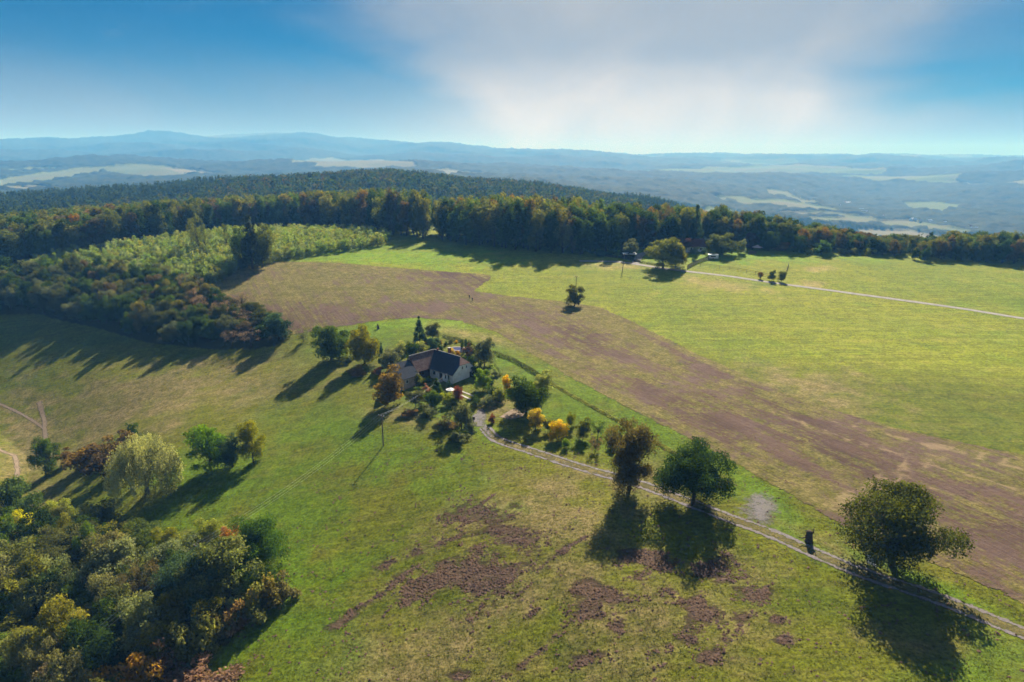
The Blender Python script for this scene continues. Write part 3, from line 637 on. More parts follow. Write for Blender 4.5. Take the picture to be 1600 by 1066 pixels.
T('spire', 682, 622, 592, 24, G_MID, 'thuja_tree', 'broad green thuja cone in front of the farmhouse door', group=GT)
T('column', 701, 609, 594, 7, G_DARK, 'thuja_tree', 'small dark thuja at the near corner of the farmhouse', group=GT)
T('garden', 650, 636, 612, 30, G_GREY, 'shrub', 'grey brown bush in front of the barn, left of the green one', 'shrub', GT)
T('garden', 676, 636, 610, 26, G_MID, 'shrub', 'green bush below the broad thuja cone', 'shrub', GT)
T('shrub', 702, 633, 615, 26, G_YEL, 'shrub', 'yellow green bush just in front of the white parasol', 'shrub', GT)
T('garden', 717, 629, 604, 16, G_RED, 'red_leaved_tree', 'small dark red leaved tree beside the white parasol', group=GT)
T('garden', 721, 671, 629, 38, G_GREY, 'fruit_tree', 'dusty green tree at the left edge of the gravel yard', group=GT)
T('garden', 755, 609, 578, 30, (.11, .16, .014), 'lime_green_tree', 'bright light green tree on the lawn right of the white gable', group=GT)
T('garden', 792, 612, 586, 15, G_GOLD, 'golden_tree', 'narrow golden orange tree behind the garden shrubs', group=GT)
T('garden', 845, 612, 580, 32, G_PALE, 'willow_tree', 'silvery pale tree behind the big round green garden tree', group=GT)
T('garden', 757, 572, 528, 34, G_GREY, 'birch_tree', 'thin pale tree beside the wooden pole right of the farmhouse', group=GT)
for (px, yb, yt, w, c, s) in [(770, 622, 604, 24, G_DARK, 'dark green'), (781, 628, 606, 20, (.11, .12, .015), 'yellowish topped'), (762, 634, 618, 24, G_GREY, 'dusty grey green'), (776, 588, 578, 14, G_GREY, 'small round grey'),
                              (769, 661, 645, 10, G_RED, 'dark red'), (748, 588, 566, 22, G_DARK, 'blackish green'), (735, 556, 538, 20, (.09, .05, .04), 'reddish brown'), (745, 560, 540, 16, G_GREY, 'thin grey'),
                              (703, 668, 652, 30, G_BRN, 'brownish'), (735, 674, 660, 20, G_GREY, 'low grey'), (716, 690, 672, 34, G_GREY, 'spreading low green'), (745, 634, 618, 16, G_DARK, 'low dark'),
                              (655, 600, 580, 24, G_OLIVE, 'olive'), (667, 598, 588, 16, G_MID, 'low green'), (728, 644, 630, 18, G_MID, 'leafy green'), (690, 560, 552, 8, G_GOLD, 'small golden'), (707, 553, 545, 9, (.3, .22, .03), 'bright yellow'),
                              (715, 556, 547, 9, (.3, .17, .03), 'orange yellow'), (666, 540, 534, 6, G_BRN, 'small brown'), (688, 537, 531, 6, G_BRN, 'tiny round brown'), (697, 540, 533, 7, G_DARK, 'tiny dark'),
                              (705, 536, 529, 8, G_GREY, 'tiny pale grey'), (713, 536, 531, 6, G_GOLD, 'tiny golden'), (640, 650, 640, 24, G_BRN, 'low brown'), (668, 612, 600, 14, (.2, .1, .08), 'pinkish'),
                              (655, 614, 604, 14, G_MID, 'low leafy'), (765, 600, 588, 16, G_DARK, 'low blackish'), (800, 615, 604, 14, G_OLIVE, 'low olive'), (590, 585, 574, 18, (.1, .05, .03), 'low maroon'), (540, 566, 556, 30, G_OLIVE, 'flat olive'),
                              (558, 586, 574, 30, G_BRN, 'low tawny'), (735, 572, 556, 22, G_DARK, 'deep green'), (630, 590, 570, 14, G_MID, 'fresh green'), (690, 672, 655, 26, G_GREY, 'grey green'), (670, 652, 632, 24, G_GREY, 'bushy grey')]:
    near_ = min([('the farmhouse gable', 740, 580), ('the gravel yard', 750, 655), ('the white parasol', 704, 615), ('the covered pool', 717, 545), ('the barn', 645, 585), ('the orange brown tree', 606, 600), ('the big round garden tree', 822, 620), ('the yellow green autumn tree', 570, 550), ('the tallest spruce', 656, 520)], key=lambda a: math.hypot(a[1] - px, a[2] - yb))
    side = ('above' if yb < near_[2] - 8 else 'below' if yb > near_[2] + 14 else 'left of' if px < near_[1] else 'right of')
    T('shrub', px, yb, yt, w, c, 'shrub', f'{s} garden shrub standing {side.replace("above", "behind").replace("below", "in front of")} {near_[0]}', 'shrub', GT)
for i, (px, yb, yt) in enumerate([(722, 549, 530), (728, 549, 529), (733, 551, 531), (737, 553, 533), (741, 555, 537)]):
    T('column', px, yb, yt, 6, G_DARK, 'thuja_tree', ['first', 'second', 'third', 'fourth', 'last'][i] + ' dark column of the thuja row beside the covered pool, from the left', group='thuja row by the pool')
for (px, yb, yt, w, c, lb, pr) in [(837, 672, 641, 30, (.26, .2, .03), 'yellow leaved fruit tree at the orchard corner nearest the big green tree', 'garden'), (856, 675, 657, 14, G_OLIVE, 'small olive fruit tree left of the golden one', 'garden'),
                                   (873, 684, 656, 30, G_GOLD, 'most golden yellow fruit tree in the orchard', 'garden'), (864, 690, 672, 12, G_GOLD, 'tiny golden sapling at the foot of the golden fruit tree', 'garden'),
                                   (911, 685, 652, 22, G_OLIVE, 'green fruit tree in the middle of the orchard', 'garden'), (934, 682, 658, 24, G_MID, 'open crowned green fruit tree at the back of the orchard', 'sparse'), (893, 668, 646, 16, (.12, .14, .02), 'small yellowish green fruit tree behind the golden one', 'garden'), (955, 700, 682, 16, G_OLIVE, 'small olive fruit tree left of the rust brown track tree', 'garden'), (885, 700, 684, 13, G_LIME, 'tiny lime green sapling between golden tree and track', 'garden'), (930, 706, 683, 20, (.15, .11, .07), 'thin brownish fruit tree closest to the track', 'sparse')]:
    T(pr, px, yb, yt, w, c, 'fruit_tree', lb, group=OR)
# trees of the left meadow
LM = 'trees on the left meadow'
T('broad', 329, 733, 670, 52, (.07, .13, .006), 'maple_tree', 'bright green leafy tree, left of the group of three on the slope', group=LM)
T('wood', 364, 730, 680, 38, G_TEAL, 'small_tree', 'dull dark middle tree of the group of three on the slope', group=LM)
T('wood', 396, 722, 660, 36, (.15, .15, .01), 'ash_tree', 'yellow topped right tree of the group of three on the slope', group=LM)
T('willow', 230, 772, 674, 90, (.20, .21, .105), 'willow_tree', 'pale yellow weeping willow on the left meadow', group=LM)
T('wood', 72, 742, 688, 34, G_MID, 'small_tree', 'dark green tree in the gully beside the bare earth patch', group=LM)
for (px, yb, yt, w, c, lb) in [(128, 732, 700, 40, G_ORA, 'orange brown bramble bush lowest in the thicket left of the willow'), (150, 720, 690, 40, (.11, .075, .035), 'rusty bramble bush in the middle of the thicket left of the willow'), (172, 742, 700, 50, (.06, .045, .03), 'dark bush closest to the willow'),
                               (196, 700, 668, 30, G_BRN, 'brownish bush at the upper end of the thicket'), (206, 686, 662, 18, G_DARK, 'small dark bush at the top of the thicket above the willow'), (110, 722, 702, 24, G_BRN, 'low tawny bush at the lower left end of the thicket'), (180, 716, 682, 36, G_BRN, 'leafless brown bush behind the willow')]:
    T('shrub', px, yb, yt, w, c, 'bramble_bush', lb, 'bush', LM)
T('garden', 898, 478, 447, 32, (.085, .085, .025), 'thorn_bush', 'round olive bush standing alone in the bright field with a pole behind', 'bush')
# far farm trees
FF = 'trees by the far farm'
for (px, yb, yt, w, c, lb, pr) in [(958, 396, 376, 18, G_LIME, 'small light green tree at the edge of the far wood left of the farm', 'garden'), (981, 402, 374, 30, G_GREY, 'grey green round tree shading the white roofed shelter', 'garden'), (1012, 386, 366, 22, G_GREY, 'pale tree behind the bend in the farm lane', 'garden'),
                                   (1022, 400, 380, 24, G_PALE, 'pale shrubby tree left of the tall farm road tree', 'garden'), (1128, 398, 366, 46, G_OLIVE, 'wide olive tree behind the white trailer', 'broad'), (1158, 396, 374, 14, G_SIL, 'small silvery tree in front of the purple one', 'garden'), (1105, 388, 372, 22, G_GREY, 'grey green tree right of the farm roof', 'garden'),
                                   (1175, 390, 364, 24, (.06, .03, .03), 'purple brown tree left of the pink parasol', 'broad'), (1200, 392, 362, 30, G_DARK, 'dark green tree right of the pink parasol', 'broad'), (1222, 392, 378, 20, (.2, .11, .05), 'orange autumn tree at the far meadow edge', 'garden'), (1240, 393, 366, 30, G_MID, 'green tree behind the orange autumn tree', 'broad'),
                                   (1283, 398, 376, 26, (.05, .09, .015), 'perfectly round green tree on the far meadow edge', 'garden'), (1265, 397, 388, 12, G_PALE, 'low pale bush left of the round green tree', 'shrub'), (1252, 396, 387, 8, G_DARK, 'small dark bush left of the low pale bush', 'shrub'), (1316, 398, 388, 12, G_GREY, 'low grey bush right of the round green tree', 'shrub'),
                                   (1334, 398, 387, 18, G_GREY, 'second low grey bush right of the round green tree', 'shrub'), (1358, 399, 388, 14, G_YEL, 'low yellowish bush along the far meadow edge', 'shrub'), (1429, 406, 388, 10, G_DARK, 'left one of two small trees on the far field edge', 'garden'), (1444, 408, 386, 13, G_DARK, 'right one of two small trees on the far field edge', 'garden'),
                                   (1188, 436, 425, 8, G_BRN, 'smallest of three trees beside the farm road', 'garden'), (1205, 439, 422, 13, G_OLIVE, 'middle one of three small trees beside the farm road', 'garden'), (1221, 440, 424, 12, G_OLIVE, 'right one of three small trees beside the farm road', 'garden'), (1068, 394, 372, 26, (.06, .03, .035), 'purple leaved tree beside the reddish farm roof', 'broad'), (1085, 396, 386, 14, G_SIL, 'low silvery shrub in the far farm garden', 'shrub'), (1100, 396, 388, 8, G_MID, 'little green shrub in the far farm garden', 'shrub')]:
    T(pr, px, yb, yt, w, c, 'small_tree' if pr != 'shrub' else 'shrub', lb, 'tree' if pr != 'shrub' else 'shrub', FF)
T('shrub', 940, 400, 388, 30, G_TEAL, 'shrub', 'dark bluish shrub at the foot of the far wood', 'shrub', FF)

# ------------------------------------------------------------------ woods: nearest trees one by one, the rest of each wood as one mass
def scatter(poly, gap, seed=1, jitter=.42):
    g = np.random.default_rng(seed); P = np.array([p[:2] for p in poly]); x0, y0 = P.min(0); x1, y1 = P.max(0)
    xs, ys = np.meshgrid(np.arange(x0, x1, gap), np.arange(y0, y1, gap * .87)); xs = xs + (np.arange(xs.shape[0]) % 2)[:, None] * gap / 2
    xs = xs + g.uniform(-jitter, jitter, xs.shape) * gap; ys = ys + g.uniform(-jitter, jitter, xs.shape) * gap
    m = inpoly(xs, ys, [tuple(p) for p in P]); return np.stack([xs[m], ys[m]], 1)
ORD = lambda n: f"{n}{'th' if 10 <= n % 100 <= 20 else {1: 'st', 2: 'nd', 3: 'rd'}.get(n % 10, 'th')}"
def pick(pal):
    i = int(rng.choice(len(pal), p=np.array([p[1] for p in pal]) / sum(p[1] for p in pal))); return pal[i][0], pal[i][2]
# wood in the near left corner
PAL = [((.10, .112, .036), 4, 'grey green'), ((.125, .125, .018), 4, 'olive green'), ((.06, .095, .014), 3, 'leaf green'), (G_DARK, 1.6, 'dark green'), ((.09, .078, .04), 1, 'dull brown'), ((.12, .12, .05), 2, 'tawny green'), ((.13, .15, .07), .7, 'silvery')]
pts = scatter(WOOD_SW, 6.0, 5); pts = pts[(pts[:, 1] > 45) & (pts[:, 0] > -150)]
o_ = np.argsort(np.arctan2(pts[:, 0], pts[:, 1])); pts = pts[o_]; GW = 'trees of the near wood'
border = [tuple(p) for p in WOOD_SW]; cnt = {}
for i, (x, y) in enumerate(pts):
    d = dist_line(np.array([x]), np.array([y]), border + [border[0]])[0]; col, cw = pick(PAL); w = rng.uniform(5.0, 10.5); h = rng.uniform(6.5, 13.0) * (1 if d > 4 else .7); edge_ = 'at the edge of' if d < 6 else 'inside'
    key = (cw, edge_); cnt[key] = cnt.get(key, 0) + 1
    place_tree('wood' if rng.random() < .85 else 'sparse', x, y, h, w, col, 'woodland_tree', f'{cw} tree {edge_} the near wood, {ORD(cnt[key])} such from its left', group=GW)
for px, py, yt, w, pr, col, lb in [(45, 850, 800, 34, 'wood', (.36, .34, .01), 'bright yellow tree top standing out in the near wood'), (95, 822, 782, 40, 'wood', (.17, .19, .03), 'pale lime green tree at the upper edge of the near wood'), (365, 880, 822, 34, 'wood', (.22, .10, .03), 'small tree with an orange top at the edge of the near wood'),
                                   (404, 893, 816, 78, 'broad', (.04, .08, .012), 'glossy dark green tree at the right tip of the near wood'), (330, 860, 812, 46, 'wood', (.16, .17, .03), 'yellowish tree at the upper edge of the near wood'), (220, 862, 815, 56, 'wood', (.075, .10, .02), 'rounded green tree at the upper edge of the near wood'), (150, 842, 788, 60, 'wood', (.07, .085, .03), 'tall olive green tree at the upper edge of the near wood'),
                                   (30, 815, 752, 60, 'wood', (.05, .08, .02), 'dense green tree at the upper left of the near wood'), (300, 960, 870, 90, 'broad', G_TEAL, 'large grey green tree behind the power pole in the near wood'), (120, 900, 830, 80, 'broad', (.07, .08, .03), 'broad olive tree in the middle of the near wood')]:
    T(pr, px, py, yt, w, col, 'woodland_tree', lb, group=GW)
for i, (px, py, yt, w, col, cw) in enumerate([(440, 935, 900, 46, (.10, .09, .04), 'grey brown'), (420, 950, 905, 40, (.13, .11, .03), 'tawny'), (395, 968, 918, 46, (.09, .10, .03), 'olive'), (368, 985, 940, 40, (.15, .10, .05), 'russet'), (345, 1000, 955, 40, (.08, .08, .03), 'dull green'), (318, 1020, 968, 44, (.11, .12, .03), 'yellow green'),
                                            (290, 1035, 985, 46, (.08, .09, .03), 'moss green'), (262, 1052, 1005, 44, (.14, .09, .05), 'brown'), (236, 1070, 1020, 46, (.22, .13, .02), 'orange'), (205, 1085, 1030, 50, (.24, .13, .02), 'bright orange'), (175, 1090, 1040, 44, (.26, .16, .02), 'golden orange'), (380, 955, 925, 26, (.32, .22, .02), 'yellow'),
                                            (350, 940, 890, 30, (.10, .10, .09), 'bare grey'), (300, 1075, 1052, 70, (.15, .09, .06), 'low reddish'), (340, 1082, 1056, 60, (.16, .10, .07), 'low pinkish brown')]):
    T('shrub', px, py, yt, w, col, 'shrub', f'{cw} shrub bordering the near wood, {ORD(i + 1)} down from its right tip', 'shrub', 'shrubs along the near wood')
# wooded hedge left of the farmhouse
PAL2 = [(G_DARK, 3, 'dark green'), (G_MID, 3, 'green'), ((.055, .062, .018), 3, 'olive'), (G_GREY, 1.5, 'grey green'), ((.10, .095, .025), .7, 'yellowing'), ((.08, .06, .035), .5, 'brown')]
pts = scatter(WOOD_W, 6.6, 9); keep = np.hypot(pts[:, 0], pts[:, 1]) < 600; pts = pts[keep]; o_ = np.argsort(np.arctan2(pts[:, 0], pts[:, 1])); pts = pts[o_]
border = [tuple(p) for p in WOOD_W]; cnt = {}; rest_w = []
vis = [(x, y) for x, y in pts if x / y > -.86]; rest_w = [(x, y) for x, y in pts if x / y <= -.86]
order = sorted(range(len(vis)), key=lambda i: math.hypot(*vis[i])); chosen = set(order[:170])
for i, (x, y) in enumerate(vis):
    if i not in chosen: rest_w.append((x, y)); continue
    u = x / y; col, cw = pick(PAL2); pr = 'wood'; h = rng.uniform(8, 12.5) * np.interp(u, [-.8, -.52, -.44, -.37], [1.15, 1.05, .8, .5])
    if -.50 < u < -.38 and rng.random() < .4: col, cw, pr = (.16, .11, .09), 'leafless pinkish brown', 'bare'
    row = 'front' if math.hypot(x, y) < math.hypot(*vis[order[60]]) else 'rear'; key = (cw, row); cnt[key] = cnt.get(key, 0) + 1
    place_tree(pr, x, y, h, rng.uniform(6.5, 9.5), col, 'hedge_tree', f'{cw} tree in the {row} of the wooded hedge, {ORD(cnt[key])} from the left', group='trees of the wooded hedge')
# plantation of young trees, tall woods behind the meadow
m_pl = wpoly([(60, 432), (130, 436), (230, 442), (330, 445), (350, 440), (390, 418), (440, 408), (520, 396), (600, 384), (612, 372), (560, 366), (450, 364), (350, 368), (260, 380), (180, 392), (100, 404), (40, 418)])
pts = scatter(m_pl, 3.6, 12); d = np.argsort(np.hypot(pts[:, 0], pts[:, 1])); YP = [((.17, .20, .075), 2, 'pale'), ((.14, .175, .09), 3, 'silvery green'), ((.13, .175, .045), 5, 'light green'), ((.16, .17, .04), 1.5, 'yellowish'), ((.10, .12, .03), 1.5, 'olive')]
near_young = d[:150]; near_young = near_young[np.argsort(np.arctan2(pts[near_young, 0], pts[near_young, 1]))]; cnt = {}
for i in near_young:
    x, y = pts[i]; col, cw = pick(YP); cnt[cw] = cnt.get(cw, 0) + 1
    place_tree('young', x, y, rng.uniform(4, 7.5), rng.uniform(3, 4.6), col, 'young_tree', f'{cw} young tree fronting the plantation, {ORD(cnt[cw])} such from the left', group='young trees of the plantation')
rest_y = [tuple(pts[i]) for i in d[150:]]
def strip(front, depth):
    """wood behind a front edge given at pixels, reaching back «depth» metres away from the camera"""
    f = wpoly(front); b = []
    for (x, y), dp in zip(reversed(f), reversed(depth)): r = math.hypot(x, y); b.append((x * (1 + dp / r), y * (1 + dp / r)))
    return f + b
W1 = strip([(-200, 440), (-60, 428), (40, 412), (110, 400), (190, 388), (260, 376), (350, 364), (450, 360), (540, 362), (610, 368), (655, 374), (668, 376)], [200, 200, 200, 190, 180, 160, 150, 140, 120, 90, 50, 30])
W2 = strip([(684, 378), (720, 382), (760, 386), (800, 390), (850, 395), (900, 399), (945, 399), (985, 394), (1040, 388), (1100, 386)], [40, 50, 60, 60, 60, 60, 60, 60, 55, 55])
W3 = strip([(1100, 386), (1160, 388), (1230, 391), (1330, 397), (1400, 401), (1460, 405), (1530, 410), (1600, 415), (1700, 424)], [40, 40, 42, 45, 45, 60, 70, 70, 70])
FPAL = [((.075, .085, .022), 4, 'olive green'), (G_DARK, 2.5, 'dark green'), ((.055, .085, .018), 3, 'green'), ((.105, .105, .028), 2.4, 'yellowing green'), ((.105, .074, .024), .6, 'rusty'), ((.15, .09, .02), .12, 'orange'), ((.07, .055, .03), .8, 'brown')]
cands = []
for nm, poly, gap, hh, seed in (('left wood', W1, 7.6, (19, 27), 21), ('middle wood', W2, 7.2, (19, 27), 22), ('right wood', W3, 6.8, (11, 16), 23)):
    p = scatter(poly, gap, seed)
    for x, y in p:
        h = rng.uniform(*hh)
        if nm == 'right wood': uu = x / y; h *= np.interp(uu, [.27, .40, .52, .60, .66, .80], [1.45, 1.1, .62, .60, .92, 1.05])
        if nm == 'middle wood': h *= np.interp(x / y, [-.12, 0, .1, .22, .28], [.88, 1.05, 1.0, .78, .8])
        if nm == 'left wood': h *= np.interp(x / y, [-.8, -.5, -.3, -.12], [.72, .9, 1.0, 1.12])
        cands.append([nm, x, y, h, math.hypot(x, y), 0])
# how well each shows: rank by distance from its own wood's front, by direction
for nm in ('left wood', 'middle wood', 'right wood'):
    g = [c for c in cands if c[0] == nm]; bins = {}
    for c in g: bins.setdefault(int(math.degrees(math.atan2(c[1], c[2])) / .9), []).append(c)
    for b in bins.values():
        for k, c in enumerate(sorted(b, key=lambda c: c[4])): c[5] = k
cands = [c for c in cands if abs(c[1] / c[2]) < 1.0]
inview = sorted([c for c in cands if -.80 < c[1] / c[2] < .80], key=lambda c: (c[5], c[4])); single = inview[:290]; sid = set(id(c) for c in single)
single.sort(key=lambda c: math.atan2(c[1], c[2])); cnt = {}; FG = 'tall trees of the woods behind the meadow'
for nm, x, y, h, r, k in single:
    col, cw = pick(FPAL); con = rng.random() < .035; fam = 'spruce' if con else 'forest'
    if con: col, cw = G_TEAL, 'bluish dark'
    me = JF[fam][int(rng.integers(len(JF[fam])))]; row = 'front row' if k < 1 else 'second row' if k < 2 else 'back rows'
    key = (nm, cw, fam, row); cnt[key] = cnt.get(key, 0) + 1
    o = obj('spruce_tree' if con else 'forest_tree', me, None, (x, y, gz(x, y) - .2)); w = rng.uniform(8.5, 13) * (.6 if con else 1) * min(1, h / 20 + .15)
    o.scale = (w / 11 * (11 / 7 if con else 1), w / 11 * (11 / 7 if con else 1), h / 24); o.rotation_euler = (0, 0, rng.uniform(0, 6.28)); o.color = vary(col, .12)
    tag(o, f'{cw} {"spruce" if con else "broadleaf tree"}, {row} of the {nm}, {ORD(cnt[key])} such from the left', 'tree', FG)
T('spire', 1086, 388, 321, 24, G_TEAL, 'spruce_tree', 'tallest lone dark spruce rising over the wood behind the far farm')
T('spire', 1140, 384, 334, 18, G_TEAL, 'spruce_tree', 'second dark spruce over the wood, right of the tallest lone one')
T('spire', 395, 420, 338, 34, (.04, .05, .03), 'spruce_tree', 'tall ragged dark spruce standing in the plantation beside a broad one')
T('wood', 410, 418, 352, 36, G_OLIVE, 'lone_tree', 'tall dark tree beside the ragged spruce in the plantation')
T('wood', 380, 418, 356, 30, G_MID, 'lone_tree', 'slender green tree left of the ragged spruce in the plantation')
for i, (px, yb, yt, w) in enumerate([(312, 398, 338, 20), (304, 396, 345, 14), (322, 400, 350, 14), (355, 396, 350, 14)]):
    T('sparse', px, yb, yt, w, G_OLIVE, 'pine_tree', f'thin tall pine over the plantation, {ORD(i + 1)} of four beside the broken stand', group='thin pines over the plantation')

def mass(name, recs, meshes, label):
    """one object whose points carry a tree each; recs: x, y, z, scale xy, scale z, mesh index, colour"""
    me = bpy.data.meshes.new(name); me.from_pydata([(r[0], r[1], r[2]) for r in recs], [], [])
    a = me.attributes.new('scl', 'FLOAT_VECTOR', 'POINT'); a.data.foreach_set('vector', np.array([(r[3], r[3], r[4]) for r in recs], np.float32).ravel())
    a = me.attributes.new('idx', 'INT', 'POINT'); a.data.foreach_set('value', np.array([r[5] for r in recs], np.int32))
    a = me.attributes.new('turn', 'FLOAT_VECTOR', 'POINT'); a.data.foreach_set('vector', np.array([(0, 0, rng.uniform(0, 6.28)) for r in recs], np.float32).ravel())
    a = me.attributes.new('tint', 'FLOAT_COLOR', 'POINT'); a.data.foreach_set('color', np.array([tuple(r[6][:3]) + (1,) for r in recs], np.float32).ravel())
    o = obj(name, me); c = bpy.data.collections.new(name + '_kinds')
    for i, m in enumerate(meshes): c.objects.link(bpy.data.objects.new(f'{name}_kind_{i:02d}', m))
    g = bpy.data.node_groups.new(name, 'GeometryNodeTree'); g.interface.new_socket('Geometry', in_out='INPUT', socket_type='NodeSocketGeometry'); g.interface.new_socket('Geometry', in_out='OUTPUT', socket_type='NodeSocketGeometry')
    N = g.nodes; L = g.links; gi = N.new('NodeGroupInput'); go = N.new('NodeGroupOutput'); mp = N.new('GeometryNodeMeshToPoints'); ip = N.new('GeometryNodeInstanceOnPoints'); ci = N.new('GeometryNodeCollectionInfo')
    ci.inputs[0].default_value = c; ci.inputs['Separate Children'].default_value = True; ci.inputs['Reset Children'].default_value = True
    def na(nm, ty): n = N.new('GeometryNodeInputNamedAttribute'); n.data_type = ty; n.inputs[0].default_value = nm; return n.outputs[0]
    L.new(gi.outputs[0], mp.inputs[0]); L.new(mp.outputs[0], ip.inputs['Points']); L.new(ci.outputs[0], ip.inputs['Instance']); ip.inputs['Pick Instance'].default_value = True
    L.new(na('idx', 'INT'), ip.inputs['Instance Index']); L.new(na('scl', 'FLOAT_VECTOR'), ip.inputs['Scale'])
    L.new(na('turn', 'FLOAT_VECTOR'), ip.inputs['Rotation']); L.new(ip.outputs[0], go.inputs[0])
    md = o.modifiers.new('trees', 'NODES'); md.node_group = g; tag(o, kind='stuff'); return o
FM = [inst(m) for m in JF['forest'] + JF['spruce']]
recs = []
for c in cands:
    if id(c) in sid: continue
    col, _ = pick(FPAL); con = rng.random() < .07; h = c[3] * (.85 if con else 1); w = rng.uniform(8.5, 13)
    recs.append((c[1], c[2], gz(c[1], c[2]) - .2, w / 11, h / 24, int(rng.integers(5, 7)) if con else int(rng.integers(5)), vary(G_TEAL if con else col)))
mass('wood_behind_the_meadow', recs, FM, '')
WM = [inst(tree_mesh('small_wood_tree', 11, 8.5, .8, 1500, .7, 16, 'round', .24, 4, joined=True)) for _ in range(3)]
for m in WM: pass
recs = []
for x, y in rest_w: col, _ = pick(PAL2); recs.append((x, y, gz(x, y), 1.0, rng.uniform(.75, 1.15), int(rng.integers(3)), vary(col)))
mass('hedge_wood', recs, WM, '')
YM = [inst(tree_mesh('small_young_tree', 6, 3.6, .2, 300, .6, 9, 'round', .07, 3, joined=True)) for _ in range(3)]
recs = []
for x, y in rest_y: col, _ = pick(YP); recs.append((x, y, gz(x, y), rng.uniform(.85, 1.25), rng.uniform(.7, 1.25), int(rng.integers(3)), vary(col)))
mass('plantation', recs, YM, '')
# forest over the middle hill and down into the valley
CM = [inst(tree_mesh('hill_tree', 16, 11, 1, 130, 2.7, 8, 'round', .3, 0, joined=True)) for _ in range(4)] + [inst(tree_mesh('hill_spruce', 19, 7, 1, 130, 2.0, 30, 'cone', .3, 0, joined=True)) for _ in range(2)]
HPAL = [((.042, .056, .018), 4, ''), ((.03, .05, .015), 3, ''), ((.058, .06, .02), 2, ''), ((.07, .055, .022), .4, ''), ((.025, .04, .025), 1.2, '')]
recs = []; g = np.random.default_rng(77)
woods_polys = [W1, W2, W3]
for r0, r1, gap in ((470, 1500, 9.5), (1500, 2500, 12.0)):
    A = .84; n = int(2 * A * (r1 * r1 - r0 * r0) / 2 / gap ** 2)
    r = np.sqrt(g.uniform(r0 * r0, r1 * r1, n)); a = g.uniform(-A, A, n); x = r * np.sin(a); y = r * np.cos(a); z = land(x, y)
    m = np.ones(n, bool)
    for poly, _p in FIELDS: m &= ~inpoly(x, y, FIELDW[poly[0]]) if 'FIELDW' in globals() else True
    # not on the plateau meadow in front of the woods
    m &= (r > 560) | (a < -.62) ; m &= (fbm(x / 300, y / 300, 3) > -.42) | (r < 1600)
    # drop what cannot be seen from above the meadow: ground well under the line of sight over nearer land
    x, y, z, r = x[m], y[m], z[m], r[m]
    elev = (z + 20 - CZ) / r; best = np.full(len(x), -9.0)
    for rr_ in np.geomspace(480, 3700, 34):
        px_ = x / r * rr_; py_ = y / r * rr_; e = (land(px_, py_) + 6 - CZ) / rr_; best = np.where(rr_ < r - 60, np.maximum(best, e), best)
    k = elev > best - .004; x, y, z, r = x[k], y[k], z[k], r[k]
    con_n = fbm(x / 260 + 9, y / 260, 2)
    s_ = 1.0 if gap < 10 else 1.15 if gap < 15 else 1.6
    for i in range(len(x)):
        con = con_n[i] > .12; col, _ = pick(HPAL)
        recs.append((x[i], y[i], z[i] - .5, s_ * g.uniform(.8, 1.2), (s_ if gap < 10 else .8) * g.uniform(.75, 1.15), int(g.integers(4, 6)) if con else int(g.integers(4)), vary((.028, .045, .026) if con else col)))
print('hill trees', len(recs)); mass('forest_on_the_hills', recs, CM, '')

# ------------------------------------------------------------------ farmhouse, barn and shed
def roof_mat(name, col, col2, s=1.0, moss=.4):
    m, q = material(name); tc = q.node('ShaderNodeNewGeometry').outputs['Position']; w = q.node('ShaderNodeTexWave', wave_type='BANDS', bands_direction='Z'); w.inputs['Scale'].default_value = 4.2 * s; w.inputs['Distortion'].default_value = .6
    q.l.new(tc, w.inputs['Vector']); n = q.noise(tc, 1.1, 5, .7); n2 = q.noise(tc, 5, 3, .7); c = q.mix(q.rng(n, .35, .7, 0, moss), col, col2); c = q.vmath('SCALE', c, q.math('MULTIPLY', q.rng(n2, .3, .7, .7, 1.3), q.rng(w.outputs['Fac'], 0, .35, .72, 1)))
    bsdf(q, c, .9, q.bump(w.outputs['Fac'], .5, .04), .1); return m
m_slate = roof_mat('slate_roofing', (.052, .062, .085), (.085, .09, .095)); m_tile = roof_mat('old_clay_tiles', (.17, .095, .085), (.26, .19, .16), moss=.9)
m_plas = simple('whitewashed_plaster', (.80, .79, .77), .9, .14, .8, .1); m_beige = simple('beige_plaster', (.42, .34, .27), .9, .2, .8, .1)
m_glass = simple('window_glass', (.02, .024, .03), .12, .1, 1, .6); m_frame = simple('white_paint', (.72, .72, .70), .6, .05, 3, .3); m_dkwood = simple('dark_boards', (.045, .03, .022), .85, .4, 2, .1)
m_brick = simple('brickwork', (.24, .10, .07), .9, .3, 6, .1); m_wood = simple('weathered_wood', (.16, .12, .09), .85, .3, 5, .15); m_white = simple('white_sheet', (.75, .75, .78), .6, .06, 2, .3); m_conc = simple('pale_concrete', (.45, .42, .38), .9, .2, 2, .1)
HA = hit(708, 600); HR = R(47); HZ = HA[2] - .15
def house_thing(name, label, cat): return thing(name, label, cat, (HA[0], HA[1], HZ), HR)
def window(parent, axis, at, c, z0, w, h, name='window', glass=m_glass, sgn=-1):
    """window on a wall: axis 'x' wall plane x=at, opening centred on y=c; 'y' the other way"""
    f = MB(); p = MB(); t = .09
    def bx(mb, a0, a1, zz0, zz1, d0, d1):
        d0, d1 = sorted((at + sgn * d0, at + sgn * d1))
        mb.box(d0, d1, a0, a1, zz0, zz1) if axis == 'x' else mb.box(a0, a1, d0, d1, zz0, zz1)
    a0, a1 = c - w / 2, c + w / 2
    bx(f, a0 - t, a0, z0 - t, z0 + h + t, -.05, .07); bx(f, a1, a1 + t, z0 - t, z0 + h + t, -.05, .07); bx(f, a0, a1, z0 + h, z0 + h + t, -.05, .07); bx(f, a0, a1, z0 - t, z0, -.05, .10)
    bx(p, a0, a1, z0, z0 + h, -.03, .025); fo = f.build(name, m_frame, parent); p.build('pane' if name == 'window' else 'panel', glass, fo); return fo
